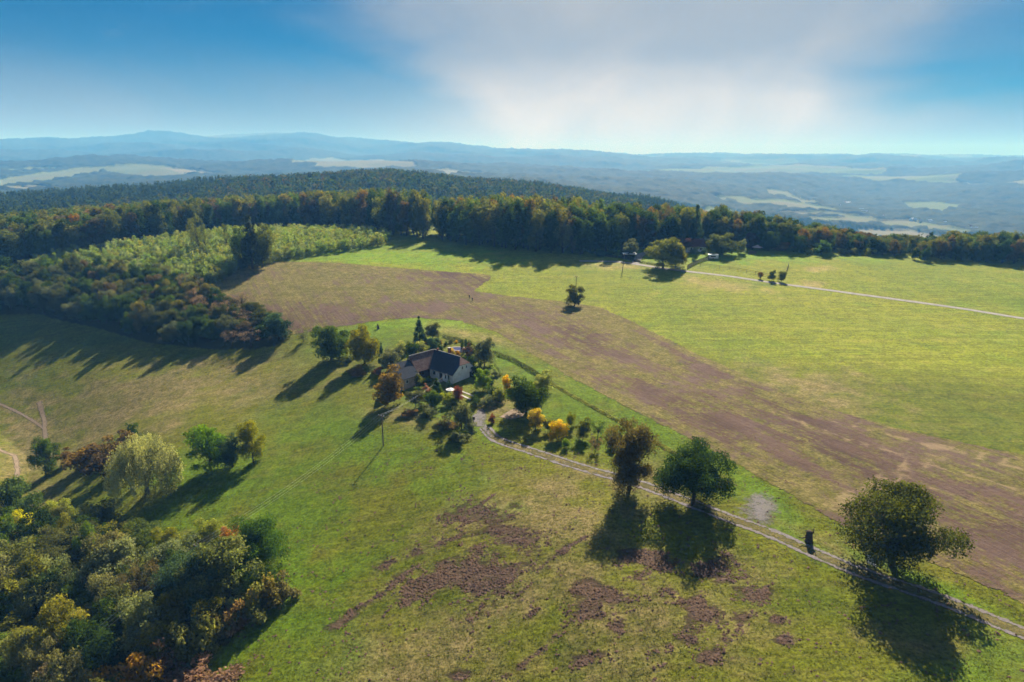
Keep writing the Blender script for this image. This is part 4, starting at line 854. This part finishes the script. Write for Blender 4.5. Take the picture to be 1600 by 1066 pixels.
fh = house_thing('farmhouse', 'white farmhouse with dark slate roof and clipped red tiled gable', 'house')
w = MB(); w.box(0, .35, 0, 10.2, -1.2, 3.1); w.box(8.65, 9, 0, 16, -1.2, 3.1); w.box(.35, 8.65, 10.0, 10.2, -1, 3.1)
w.slab([(0, 0, 3.1), (9, 0, 3.1), (6.55, 0, 5.15), (2.45, 0, 5.15)], .35) if 0 else None
b = len(w.v); prof = [(0.35, -1.2), (8.65, -1.2), (8.65, 3.1), (9, 3.1), (6.55, 5.15), (2.45, 5.15), (0, 3.1), (.35, 3.1)]
w.v += [(x, 0.0, z) for x, z in prof] + [(x, .35, z) for x, z in prof]; n = len(prof); w.f.append(tuple(b + i for i in range(n))); w.f.append(tuple(b + n + i for i in range(n))[::-1]); w.f += [(b + (i + 1) % n, b + i, b + n + i, b + n + (i + 1) % n) for i in range(n)]
w.build('wall', m_plas, fh)
r = MB(); r.slab([(-.45, -.3, 2.75), (2.4, -.3, 5.2), (4.5, 1.7, 7.0), (4.5, 13.2, 7.0), (-.45, 9.75, 2.75)][::-1], .12); r.slab([(9.45, -.3, 2.75), (6.6, -.3, 5.2), (4.5, 1.7, 7.0), (4.5, 13.2, 7.0), (9.45, 16.65, 2.75)], .12); rf = r.build('roof', m_slate, fh)
r = MB(); r.slab([(2.37, -.35, 5.16), (6.63, -.35, 5.16), (4.5, 1.7, 7.02)], .12); h_ = r.build('roof', m_tile, fh); h_['label'] = 'small red tiled half hip'
r = MB(); r.tube([(4.5, 1.6, 7.05), (4.5, 13.2, 7.05)], .12, 6); r.build('ridge_cap', m_conc, rf); r = MB(); r.tube([(-.52, -.3, 2.66), (-.52, 9.6, 2.66)], .08, 6); r.build('gutter', m_conc, rf)
r = MB(); r.box(5.6, 6.3, 7.6, 8.3, 4.6, 8.2); c_ = r.build('chimney', m_brick, rf); r = MB(); r.box(5.5, 6.4, 7.5, 8.4, 8.2, 8.34); r.build('chimney_cap', m_conc, c_)
r = MB(); r.box(4.3, 4.8, 11.4, 11.9, 6.4, 7.7); r.build('chimney', m_brick, rf)
window(fh, 'x', 0, 8.2, 1.15, 1.15, 1.6); window(fh, 'x', 0, 3.2, 1.0, .65, 1.6); window(fh, 'x', 0, 1.8, 1.0, .65, 1.6); window(fh, 'x', 0, 5.2, .25, 1.3, 2.3, 'door', m_dkwood)
window(fh, 'y', 0, 3.75, 3.8, .4, .7); window(fh, 'y', 0, 5.35, 3.8, .4, .7); window(fh, 'y', 0, 7.0, .6, .9, 1.7)
s_ = MB(); s_.box(-1.6, -.02, 4.2, 6.4, -.6, .2); s_.box(-2.0, -1.62, 4.4, 6.2, -.6, .05); s_.build('step', m_conc, fh)
bn = house_thing('barn', 'old barn with mossy reddish tile roof and dark open doorway, joined to the farmhouse', 'barn')
w = MB(); w.box(-5, -4.4, 10.2, 10.5, -1.2, 3.1); w.box(-4.4, -.02, 10.2, 10.5, 2.6, 3.1); w.box(-5, 8.6, 15.9, 16.2, -1.2, 3.1); w.box(-5, -4.7, 10.5, 15.9, -1.2, 3.1)
w.slab([(-4.85, 10.2, 3.1), (-4.85, 16.2, 3.1), (-4.85, 13.2, 6.8)], .3); w.build('wall', m_beige, bn)
r = MB(); r.slab([(-5.3, 9.75, 2.75), (-.45, 9.75, 2.75), (4.5, 13.2, 7.0), (-5.3, 13.2, 7.0)], .12); r.slab([(-5.3, 16.65, 2.75), (9.45, 16.65, 2.75), (4.5, 13.2, 7.0), (-5.3, 13.2, 7.0)], .12); rf = r.build('roof', m_tile, bn)
r = MB(); r.tube([(-5.3, 13.2, 7.05), (4.5, 13.2, 7.05)], .12, 6); r.build('ridge_cap', m_conc, rf)
r = MB(); r.box(-4.35, -2.3, 10.3, 10.38, -.2, 2.55); r.build('door', m_dkwood, bn); r = MB(); r.box(-2.2, -.1, 10.3, 10.38, -.2, 2.55); r.build('door', m_dkwood, bn)
sh = house_thing('shed', 'low shed with dark slate roof and beige walls at the end of the barn', 'shed')
w = MB(); w.box(-11, -5.02, 9, 9.3, -1.8, 2.6); w.box(-11, -5.02, 15.1, 15.4, -1.8, 3.3); b = len(w.v)
prof = [(9.3, -1.8), (15.1, -1.8), (15.1, 3.3), (13, 5.7), (9.3, 2.7)]; w.v += [(-11, y, z) for y, z in prof] + [(-10.7, y, z) for y, z in prof]; n = 5
w.f.append(tuple(b + i for i in range(n))[::-1]); w.f.append(tuple(b + n + i for i in range(n))); w.f += [(b + i, b + (i + 1) % n, b + n + (i + 1) % n, b + n + i) for i in range(n)]; w.build('wall', m_beige, sh)
r = MB(); r.slab([(-11.5, 8.5, 2.2), (-5.32, 8.5, 2.2), (-5.32, 13, 6.0), (-11.5, 13, 6.0)], .12); r.slab([(-11.5, 15.8, 3.0), (-5.32, 15.8, 3.0), (-5.32, 13, 6.0), (-11.5, 13, 6.0)], .12); r.build('roof', m_slate, sh)
window(sh, 'x', -11, 11.2, .6, .8, .9); window(sh, 'y', 9, -9.6, .7, .8, .9)
hl = lambda x, y: (HA[0] + x * math.cos(HR) - y * math.sin(HR), HA[1] + x * math.sin(HR) + y * math.cos(HR))

# ------------------------------------------------------------------ garden things
def on(px, py, d=0.0): x, y, z = hit(px, py); return (x, y, z + d)
PX, PY, PZ0 = on(717, 547)
pl = thing('swimming_pool', 'kidney shaped garden pool under a dark blue cover behind the farmhouse', 'pool', (PX, PY, PZ0 + .05), R(-20))
def kidney(k): return [((3.4 + k) * math.cos(t) * (1 - .08 * math.cos(2 * t)), (2.0 + k) * math.sin(t) - .5 * math.cos(t) ** 2 + .3, 0) for t in np.linspace(0, 2 * math.pi, 29)[:-1]]
r = MB(); o1, i1 = kidney(.45), kidney(0)
for i in range(28): j = (i + 1) % 28; up = lambda p, z: (p[0], p[1], z); r.quad(up(i1[i], .32), up(o1[i], .32), up(o1[j], .32), up(i1[j], .32)); r.quad(up(o1[i], .32), up(o1[i], -.8), up(o1[j], -.8), up(o1[j], .32)); r.quad(up(i1[i], .32), up(i1[j], .32), up(i1[j], -.2), up(i1[i], -.2))
r.build('rim', m_conc, pl); r = MB(); r.slab([(x, y, .22) for x, y, _ in kidney(-.03)], .1); r.build('pool_cover', simple('blue_tarpaulin', (.006, .012, .10), .8, .15, 1.5, .1), pl)
x, y, z = on(704, 620); ps = thing('parasol', 'round white parasol open over the farmhouse lawn', 'parasol', (x, y, z)); r = MB(); r.tube([(0, 0, -.1), (0, 0, 2.5)], .03, 6); r.build('pole', m_wood, ps)
r = MB(); n = 10; R1 = [(1.3 * math.cos(2 * math.pi * i / n), 1.3 * math.sin(2 * math.pi * i / n), 2.1) for i in range(n)]
for i in range(n): r.slab([R1[i], R1[(i + 1) % n], (0, 0, 2.62)], .02)
r.build('canopy', m_white, ps)
x, y, z = on(603, 572); dm = thing('dome_tent', 'small pale green dome tent behind the orange brown tree', 'tent', (x, y, z)); r = MB()
for k in range(4):
    a0, a1 = k * .37, (k + 1) * .37
    for i in range(12): b0, b1 = i * math.pi / 6, (i + 1) * math.pi / 6; pt = lambda a, b: (1.5 * math.cos(a) * math.cos(b), 1.5 * math.cos(a) * math.sin(b), 1.7 * math.sin(a)); r.quad(pt(a0, b0), pt(a0, b1), pt(a1, b1), pt(a1, b0))
r.build('cover', simple('pale_green_sheet', (.45, .58, .52), .5, .1, 1, .3), dm, smooth=True); r = MB(); r.tube([(0, .02, 1.68), (0, 0, 1.85)], .08, 6); r.tube([(1.5, 0, 0), (1.5, 0, .08)], .05, 5); r.build('peg', m_frame, dm)
for (a, b, lb) in [((722, 612), (744, 621), 'upper pale strip of stepping slabs on the farmhouse lawn'), ((721, 618), (736, 625), 'lower pale strip of stepping slabs on the farmhouse lawn')]:
    A, B = on(*a), on(*b); k = 9; t = thing('stone_path', lb, 'path', A); t_ = math.atan2(B[1] - A[1], B[0] - A[0]); L = math.hypot(B[0] - A[0], B[1] - A[1]); t.rotation_euler = (0, -math.atan2(B[2] - A[2], L), t_)
    me = None
    for i in range(k):
        if me is None: mb = MB(); mb.box(-.28, .28, -.33, .33, -.1, .07); me = mesh('slab', mb.v, mb.f, [m_conc])
        obj('slab', me, t, (i * L / k, rng.uniform(-.04, .04), .03))
drape('bare_earth_patch', PADQ, m_bare, .08, 1.2)
def hedge(line, wd, ht, col, name, label, cat='hedge', dens=70, leaf=.3):
    P = [np.array(p[:2]) for p in line]; pts = []; L = sum(np.linalg.norm(b - a) for a, b in zip(P[:-1], P[1:])); n = int(L * dens); c0 = on_c = P[0]
    seg = np.array([np.linalg.norm(b - a) for a, b in zip(P[:-1], P[1:])]); cs = np.r_[0, np.cumsum(seg)]; s = rng.uniform(0, cs[-1], n)
    x = np.interp(s, cs, [p[0] for p in P]); y = np.interp(s, cs, [p[1] for p in P]); hh = ht * (.7 + .5 * vn(s / 1.7 + 3, s * 0 + 2)); a = rng.uniform(0, math.pi, n); rr = rng.random(n) ** .3
    T_ = np.gradient(np.array([x, y]), axis=1); k = np.clip(np.searchsorted(cs, s) - 1, 0, len(seg) - 1); D = np.array([(b - a_) / np.linalg.norm(b - a_) for a_, b in zip(P[:-1], P[1:])])[k]
    off = np.cos(a) * rr * wd / 2; X = x - D[:, 1] * off; Y = y + D[:, 0] * off; Z = land(X, Y) + np.sin(a) * rr * hh; g0 = gz(*P[0])
    v, f, t1, w1 = leaves(np.stack([X - P[0][0], Y - P[0][1], Z - g0], 1), np.stack([-D[:, 1] * np.cos(a), D[:, 0] * np.cos(a), np.sin(a) + .3], 1), leaf, vn(s / 1.2, s * 0) * .6 + rng.random(n) * .4, rng.random(n))
    t = thing(name, label, cat, (P[0][0], P[0][1], g0)); o = obj('foliage', mesh(name, v, f, [M_LEAF], attrs={'tone': t1, 'warm': w1}), t); o.color = (*col, 1)
    b = MB()
    for q_ in np.arange(.5, cs[-1], 1.6): xx = float(np.interp(q_, cs, [p[0] for p in P])); yy = float(np.interp(q_, cs, [p[1] for p in P])); b.tube([(xx - P[0][0], yy - P[0][1], gz(xx, yy) - g0 - .1), (xx - P[0][0] + .1, yy - P[0][1], gz(xx, yy) - g0 + ht * .6)], .05, 5)
    b.build('stem', M_BARK, t); return t
hedge(wpoly([(760, 548), (780, 556), (800, 563), (820, 574), (845, 590), (862, 600)]), 2.0, 1.1, (.05, .055, .025), 'hedge', 'long low dark hedge above the orchard, curving down from the farmhouse')
hedge(wpoly([(693, 526), (705, 530), (722, 534), (744, 546)]), 1.8, 1.1, (.045, .05, .03), 'hedge', 'short dark hedge behind the covered pool')
hedge(wpoly([(862, 600), (900, 622), (960, 655), (1030, 695), (1100, 735)]), 1.6, .35, (.15, .16, .06), 'grass_bank', 'low pale strip of tall grass between orchard and ploughed field', 'grass strip', 60, .35)
hedge(wpoly([(990, 408), (1003, 411), (1030, 415), (1070, 419)]), 1.6, 1.0, (.05, .06, .02), 'hedge', 'dark clipped hedge under the tall tree at the farm road bend')
hedge(wpoly([(773, 569), (779, 577), (785, 586)]), .8, .5, (.14, .18, .08), 'vegetable_row', 'short pale row of vegetables on the grass right of the farmhouse', 'vegetables', 60, .2)
# dead standing trunk, slatted rack, dark stump, gate post
x, y, z = on(1264, 847); st_ = thing('dead_trunk', 'dark broken standing trunk between the track and the ploughed field', 'tree trunk', (x, y, z)); r = MB()
r.tube([(0, 0, -.2), (-.02, .02, .4), (-.06, 0, 1.0), (-.1, .05, 1.9), (-.1, .05, 2.1)], [.75, .6, .55, .5, .3], 10); r.build('trunk', M_BARK, st_, True); r = MB(); r.tube([(-.05, 0, 1.3), (.55, .05, 1.8), (.6, .05, 2.5)], [.2, .15, .1], 7); r.tube([(-.2, 0, 1.0), (-1.2, .1, .7), (-1.9, .1, .9)], [.12, .08, .04], 6); r.build('branch', M_BARK, st_, True)
x, y, z = on(1362, 884); rk = thing('wooden_rack', 'leaning pale slatted wooden rack beside the walnut tree', 'rack', (x, y, z), R(35)); rk.rotation_euler = (0, R(-25), R(35))
sl = MB(); sl.box(-.05, .05, -.75, .75, -.06, .06); sm_ = mesh('slat', sl.v, sl.f, [m_frame])
for i in range(9): obj('slat', sm_, rk, (0, 0, .25 + i * .26))
for yy in (-.6, .6): r = MB(); r.box(-.12, -.052, yy - .05, yy + .05, -.1, 2.5); r.build('post', m_wood, rk)
x, y, z = on(591, 514); tp = thing('tree_stump', 'dark leaning stump alone on the lawn behind the yellow green tree', 'stump', (x, y, z)); r = MB(); r.tube([(0, 0, -.1), (.05, 0, .5), (-.1, 0, 1.3), (-.3, 0, 1.9)], [.5, .4, .3, .12], 8); r.build('trunk', M_BARK, tp, True); r = MB(); r.tube([(0, 0, .6), (-.8, 0, .8), (-1.2, .1, .5)], [.2, .15, .08], 6); r.build('branch', M_BARK, tp, True)
x, y, z = on(740, 661); gp = thing('signpost', 'short dark post with a board at the edge of the gravel yard', 'post', (x, y, z)); r = MB(); r.box(-.07, .07, -.07, .07, -.2, 1.5); r.build('post', m_dkwood, gp); r = MB(); r.box(-.35, .35, -.11, -.075, .9, 1.6); r.build('board', m_dkwood, gp)
# power poles and wires
def pole(x, y, h, label, rz=0.0, arm=True, lean=0.0):
    t = thing('power_pole', label, 'power pole', (x, y, gz(x, y)), rz); t.rotation_euler = (0, lean, rz); r = MB(); r.tube([(0, 0, -.4), (0, 0, h)], [.17, .11], 8); r.build('pole', m_wood, t)
    if arm:
        r = MB(); r.box(-.9, .9, -.22, -.12, h - .55, h - .42); r.build('crossarm', m_wood, t); r = MB(); r.tube([(0, -.17, h - .41), (0, -.17, h - .2)], .06, 6); me = mesh('insulator', r.v, r.f, [m_frame])
        for k in (-.8, 0, .8): obj('insulator', me, t, (k, 0, 0))
    return (x, y, gz(x, y) + h - .2)
x, y, z, h, _w = span(599, 697, 647, 10); A = (x, y)
u, a_, b_ = ray(309, 851); tt = next(t for t in np.arange(80, 260, .5) if CZ + b_ * t < gz(u * t, a_ * t) + 9.5); B = (u * tt, a_ * tt); dv = (B[0] - A[0], B[1] - A[1]); Cc = (B[0] + dv[0] * .95, B[1] + dv[1] * .95)
rzp = math.atan2(dv[1], dv[0]) + math.pi / 2
p1 = pole(*A, h, 'wooden power pole alone on the green slope below the garden', rzp); p2 = pole(*B, 9.5, 'wooden power pole rising out of the near wood', rzp); p3 = pole(*Cc, 11, 'wooden power pole in the valley beyond the near wood', rzp)
x4, y4, z4, h4, _w = span(756, 566, 531, 5); p4 = pole(x4, y4, h4, 'tall wooden pole beside the thin pale tree right of the farmhouse', 0, False)
x5, y5, z5, h5, _w = span(972, 426, 396, 5); p5 = pole(x5, y5, h5, 'leaning wooden pole by the farm road below the shelter', 0, True, R(6))
x6, y6, z6, h6, _w = span(898, 476, 432, 5); p6 = pole(x6 + .5, y6 + 1.5, h6, 'wooden pole rising behind the lone round olive bush', 0, True)
def wire(a, b, sag, label, off=0.0):
    d = Vector((b[0] - a[0], b[1] - a[1], 0)).normalized(); nn = Vector((-d.y, d.x, 0)) * off; P = []
    for i in range(17): t = i / 16; p = Vector(a).lerp(Vector(b), t) + nn; p.z -= 4 * sag * t * (1 - t); P.append(p)
    r = MB(); r.tube(P, .012, 4); o = r.build('power_line', m_wire); tag(o, label, 'cable')
m_wire = simple('aluminium_wire', (.55, .56, .58), .4, .05, 1, .5, .6)
eave = hl(-.4, 2.0)
for i, k in enumerate((-.8, 0, .8)):
    wd_ = ('nearest', 'middle', 'farthest')[i]
    wire(p1, p2, 1.6, f'{wd_} of three wires from the slope pole to the near wood', k); wire(p2, p3, 1.2, f'{wd_} of three wires crossing the near wood to the corner', k)
wire(p1, (eave[0], eave[1], HZ + 3.2), 1.0, 'left thin wire from the slope pole up to the farmhouse eave', -.3); wire(p1, (eave[0] + .5, eave[1] + .5, HZ + 3.2), 1.1, 'right thin wire from the slope pole up to the farmhouse eave', .3)
# two walkers in the ploughed field
m_cloth = simple('dark_clothing', (.03, .03, .045), .9, .1, 3); m_skin = simple('skin', (.45, .28, .2), .6, .05, 3)
def person(px, py, label, rz):
    x, y, z = on(px, py); J = [(0, 0, .95), (0, 0, 1.2), (0, 0, 1.45), (0, 0, 1.56), (0, 0, 1.68), (.1, 0, .88), (.13, .12, .48), (.13, .02, .06), (.13, .2, .04), (-.1, 0, .88), (-.13, -.1, .48), (-.13, -.28, .1), (-.13, -.14, .04), (.2, 0, 1.42), (.26, -.1, 1.12), (.27, .08, .9), (-.2, 0, 1.42), (-.26, .1, 1.12), (-.27, .2, .92)]
    E_ = [(0, 1), (1, 2), (2, 3), (3, 4), (0, 5), (5, 6), (6, 7), (7, 8), (0, 9), (9, 10), (10, 11), (11, 12), (2, 13), (13, 14), (14, 15), (2, 16), (16, 17), (17, 18)]
    rd = [.15, .14, .15, .055, .10, .1, .07, .05, .045, .1, .07, .05, .045, .07, .05, .04, .07, .05, .04]
    me = bpy.data.meshes.new('body'); me.from_pydata(J, E_, []); me.materials.append(m_cloth); t = thing('person', label, 'person', (x, y, z), rz); o = obj('body', me, t); sk = o.modifiers.new('skin', 'SKIN')
    for i, v in enumerate(me.skin_vertices[0].data if me.skin_vertices else []): v.radius = (rd[i], rd[i]); v.use_root = i == 0
    if not me.skin_vertices: pass
    sb = o.modifiers.new('sub', 'SUBSURF'); sb.levels = sb.render_levels = 1
    r = MB(); 
    for k in range(4):
        for i in range(8): a0, a1, b0, b1 = -math.pi / 2 + k * math.pi / 4, -math.pi / 2 + (k + 1) * math.pi / 4, i * math.pi / 4, (i + 1) * math.pi / 4; pt = lambda a, b: (.095 * math.cos(a) * math.cos(b), .105 * math.cos(a) * math.sin(b), 1.72 + .125 * math.sin(a)); r.quad(pt(a0, b0), pt(a0, b1), pt(a1, b1), pt(a1, b0))
    r.build('head', m_skin, t, True); return t
person(733.5, 467, 'person in dark clothes walking in the ploughed field, the left of two', R(20)); person(738, 471, 'person in dark clothes walking in the ploughed field, the right of two', R(-10))
# ------------------------------------------------------------------ far farm
def simple_house(px, py, L, Wd, hw, hr, rz, wall, roof, name, label, cat, parts=True):
    x, y, z = on(px, py) if py > 360 else hit(px, py, 20000.); t = thing(name, label, cat, (x, y, z), rz); w = MB(); prof = [(-Wd / 2, -1), (Wd / 2, -1), (Wd / 2, hw), (0, hr), (-Wd / 2, hw)]
    w.v += [(-L / 2, a, c) for a, c in prof] + [(L / 2, a, c) for a, c in prof]; w.f += [(4, 3, 2, 1, 0), (5, 6, 7, 8, 9)] + [(i, (i + 1) % 5, 5 + (i + 1) % 5, 5 + i) for i in (0, 1, 4)]; w.build('wall', wall, t)
    r = MB(); e = .4; s_ = (hr - hw) / (Wd / 2)
    for sg in (-1, 1): r.slab([(-L / 2 - e, sg * (Wd / 2 + e), hw - e * s_ + .05), (L / 2 + e, sg * (Wd / 2 + e), hw - e * s_ + .05), (L / 2 + e, 0, hr + .05), (-L / 2 - e, 0, hr + .05)], .15)
    r.build('roof', roof, t)
    if parts:
        for k in (-.25, .25): r = MB(); r.box(k * L - .5, k * L + .5, -Wd / 2 - .05, -Wd / 2 + .1, 1, 2.2); r.build('window', m_glass, t)
    return t
m_rtile = simple('dark_red_tiles', (.11, .045, .045), .85, .2, 1, .1); m_wroof = simple('white_roofing', (.72, .74, .78), .5, .08, 1, .3)
simple_house(1083, 392, 11, 8, 3, 6.8, R(8), m_plas, m_rtile, 'farmhouse', 'far farmhouse with dull red roof half hidden by trees', 'house')
x, y, z = on(983, 404); t = thing('shelter', 'open shelter with white roof under the grey green tree by the farm lane', 'shelter', (x, y, z), R(5)); r = MB(); r.slab([(-3.6, -2.2, 2.5), (3.6, -2.2, 2.5), (3.6, 2.2, 3.1), (-3.6, 2.2, 3.1)], .12); r.build('roof', m_wroof, t)
for sx_ in (-3.3, 3.3):
    for sy_, hh in ((-2, 2.42), (2, 2.95)): r = MB(); r.box(sx_ - .08, sx_ + .08, sy_ - .08, sy_ + .08, -.2, hh); r.build('post', m_wood, t)
r = MB(); r.box(-3.2, 3.2, 1.7, 1.85, 0, 2.2); r.build('back_wall', m_dkwood, t)
def trailer(px, py, L, W_, H_, rz, name, label, cat):
    x, y, z = on(px, py); t = thing(name, label, cat, (x, y, z), rz); r = MB(); r.box(-L / 2, L / 2, -W_ / 2, W_ / 2, .5, H_ - .12); r.build('body', m_white, t); r = MB(); r.box(-L / 2 - .08, L / 2 + .08, -W_ / 2 - .08, W_ / 2 + .08, H_ - .118, H_); r.build('roof', m_wroof, t)
    r = MB(); r.box(-L / 4, L / 4, -W_ / 2 - .04, -W_ / 2 - .003, 1.2, 1.9); r.build('window', m_glass, t); r = MB(); r.box(L / 4 + .2, L / 2 - .2, -W_ / 2 - .04, -W_ / 2 - .003, .6, 2.0); r.build('door', m_frame, t)
    for sg in (-1, 1): r = MB(); r.tube([(0, sg * (W_ / 2 - .1), .35), (0, sg * (W_ / 2 + .08), .35)], .35, 12); r.build('wheel', m_dkwood, t)
trailer(1114, 405, 5.2, 2.3, 2.6, R(-12), 'caravan', 'white caravan parked at the corner of the far farm garden', 'caravan'); trailer(1156, 389, 3.4, 1.8, 1.7, R(5), 'horse_trailer', 'tiny white trailer at the edge of the far meadow beside the silvery tree', 'trailer')
x, y, z = on(1183, 392); t = thing('parasol', 'pinkish white parasol before the purple brown tree at the far farm', 'parasol', (x, y, z)); r = MB(); r.tube([(0, 0, -.1), (0, 0, 2.8)], .05, 6); r.build('pole', m_wood, t); r = MB()
R1 = [(3.2 * math.cos(2 * math.pi * i / 8), 3.2 * math.sin(2 * math.pi * i / 8), 2.0) for i in range(8)]
for i in range(8): r.slab([R1[i], R1[(i + 1) % 8], (0, 0, 3.5)], .03)
r.build('canopy', simple('pale_pink_cloth', (.75, .6, .58), .7, .05, 1), t)
x, y, z = on(1176, 397); t = thing('log_pile', 'low brown pile of logs lying in the far meadow', 'log pile', (x, y, z), R(-5)); r = MB()
lg = MB(); lg.tube([(-2, 0, 0), (2, 0, 0)], .22, 7); lm = mesh('log', lg.v, lg.f, [m_wood])
for k_ in range(4):
    for j_ in range(4 - k_): obj('log', lm, t, (rng.uniform(-.2, .2), (j_ + k_ / 2) * .46, .2 + k_ * .4))
def fence(line, gap, h, label, rails=2, board=False, col=None):
    P = [hit(*p) for p in line]; t = thing('fence', label, 'fence', P[0]); pm = MB(); pm.box(-.08, .08, -.08, .08, -.3, h); me = mesh('post', pm.v, pm.f, [m_wood]); O = Vector(P[0]); prev = None
    for (x0, y0, z0), (x1, y1, z1) in zip(P[:-1], P[1:]):
        L = math.hypot(x1 - x0, y1 - y0); n = max(1, round(L / gap))
        for i in range(n + 1):
            x = x0 + (x1 - x0) * i / n; y = y0 + (y1 - y0) * i / n; p = Vector((x, y, gz(x, y)))
            if prev is not None and (p - prev).length < .3: continue
            obj('post', me, t, p - O)
            if prev is not None:
                for k in range(rails):
                    if board: zz0, zz1 = .1 + k * h / rails, (k + 1) * h / rails
                    else: zz1 = h * (k + 1) / rails - .1; zz0 = zz1 - .14
                    d = (p - prev).normalized(); nrm = Vector((-d.y, d.x, 0)) * .1; a, b = prev - O + nrm, p - O + nrm; r = MB(); r.slab([a + Vector((0, 0, zz0)), b + Vector((0, 0, zz0)), b + Vector((0, 0, zz1)), a + Vector((0, 0, zz1))], .04); r.build('board' if board else 'rail', m_wood if not board else m_dkwood, t)
            prev = p
fence([(1074, 420), (1092, 411), (1112, 404)], 3.5, 1.9, 'dark board fence running up to the white caravan', 5, True)
fence([(1094, 416), (1140, 421), (1180, 428), (1204, 433), (1226, 436)], 5.0, 1.4, 'wooden rail fence along the far yellow meadow above the farm road'); fence([(1226, 436), (1229, 426), (1232, 416)], 4.0, 1.4, 'short wooden rail fence climbing the meadow beside the three small trees')
fence([(945, 401), (975, 405), (1000, 410)], 4.0, 1.2, 'low dark board fence in front of the white roofed shelter', 3, True)
# villages in the valley
VP = [(1318, 317, 1), (1324, 319, 1.4), (1330, 320, .8), (1310, 323, .8), (1345, 330, .8), (1352, 328, .7), (1362, 325, .7), (1350, 333, 1), (1336, 331, .7), (1301, 325, .7), (1398, 339, 1.2), (1402, 338, .8), (1380, 340, .7), (1425, 345, .9), (1432, 346, .8), (1438, 348, .7), (1452, 348, 1), (1458, 349, 1.1), (1464, 349, 1.4), (1470, 350, 1.2), (1476, 351, .8), (1480, 352, .9), (1486, 352, 1.1), (1490, 350, .8),
      (1515, 357, .8), (1522, 360, .9), (1530, 362, .8), (1572, 364, .8), (1585, 366, .9), (1596, 367, 1.3), (1442, 309, .9), (1095, 300, .6), (1240, 300, .6)]
for i, (px, py, sc_) in enumerate(VP):
    place = 'upper hamlet' if py < 326 and px < 1400 else 'middle hamlet' if px < 1440 else 'long village' if px < 1500 else 'right end of the village'
    simple_house(px, py, 22 * sc_, 14 * sc_, 6, 11, R(float(rng.uniform(-60, 60))), m_plas, m_wroof if i % 3 else m_rtile, 'village_house', f'{"white" if i % 3 else "red"} roofed house down the valley, {ORD(i + 1)} from the left, {place}', 'house')
    COL.objects[-1]
for o in COL.objects:
    if o.name.startswith('village_house'): o['group'] = 'houses of the villages in the valley'
# ------------------------------------------------------------------ clods on the bare patches, tufts in the near meadow
def soilw(x, y):
    o = np.zeros(x.shape)
    for e in SOIL: o = np.maximum(o, ell(x, y, *e))
    return o
n = 150000; xx = rng.uniform(-45, 75, n); yy = rng.uniform(62, 150, n); k = soilw(xx, yy) + rng.normal(size=n) * .26 + fbm(xx / 1.6, yy / 1.6, 3) * .9 > .74; xx, yy = xx[k][:26000], yy[k][:26000]; n = len(xx)
sz = rng.uniform(.10, .30, n); zz = land(xx, yy); base = np.array([(1, 0, 0), (0, 1, 0), (-1, 0, 0), (0, -1, 0), (0, 0, .75), (0, 0, -.4)])
V = (base[None] * (1 + rng.normal(size=(n, 6, 3)) * .25)) * sz[:, None, None] + np.stack([xx, yy, zz], 1)[:, None, :]
Fb = np.array([(0, 1, 4), (1, 2, 4), (2, 3, 4), (3, 0, 4)]); Fv = (Fb[None] + np.arange(n)[:, None, None] * 6).reshape(-1, 3)
m_clod, q = material('turned_soil'); P = q.node('ShaderNodeNewGeometry').outputs['Position']; sc, sh_ = soil_col(q, P); bsdf(q, sc, .95, None, .05)
tag(obj('soil_clods', mesh('soil_clods', V.reshape(-1, 3), Fv, [m_clod])), kind='stuff')
n = 230000; r_ = np.sqrt(rng.uniform(70 ** 2, 175 ** 2, n)) ; a_ = rng.uniform(-.72, .72, n); k = rng.random(n) < (85 / r_) ** 1.2; r_, a_ = r_[k], a_[k]; xx, yy = r_ * np.sin(a_), r_ * np.cos(a_)
k = (soilw(xx, yy) < .55) & ~inpoly(xx, yy, FIELD) & ~inpoly(xx, yy, WOOD_SW) & (dist_line(xx, yy, [tuple(p) for p in TQ[::6]]) > 2.3) & ~inpoly(xx, yy, PADP) & ~inpoly(xx, yy, YARD); xx, yy = xx[k], yy[k]; n = len(xx)
zz = land(xx, yy); an = rng.uniform(0, 6.28, n); hh = rng.uniform(.05, .20, n); ww = rng.uniform(.05, .13, n); dx = np.cos(an) * ww; dy = np.sin(an) * ww; lx = rng.normal(size=n) * .08; ly = rng.normal(size=n) * .08
V = np.stack([np.stack([xx - dx, yy - dy, zz - .03], 1), np.stack([xx + dx, yy + dy, zz - .03], 1), np.stack([xx + lx, yy + ly, zz + hh], 1)], 1).reshape(-1, 3); print('tufts', n)
m_tuft, q = material('grass_tufts'); gc, gh = grass(q, .2, .2); gc = q.vmath('SCALE', gc, 1.35); d = q.node('ShaderNodeBsdfDiffuse'); t = q.node('ShaderNodeBsdfTranslucent'); q.l.new(gc, d.inputs[0]); q.l.new(gc, t.inputs[0]); x = q.node('ShaderNodeMixShader'); x.inputs[0].default_value = .4; q.l.new(d.outputs[0], x.inputs[1]); q.l.new(t.outputs[0], x.inputs[2]); q.l.new(x.outputs[0], q.out.inputs[0])
tag(obj('meadow_grass', mesh('meadow_grass', V, np.arange(3 * n).reshape(n, 3), [m_tuft])), kind='stuff')
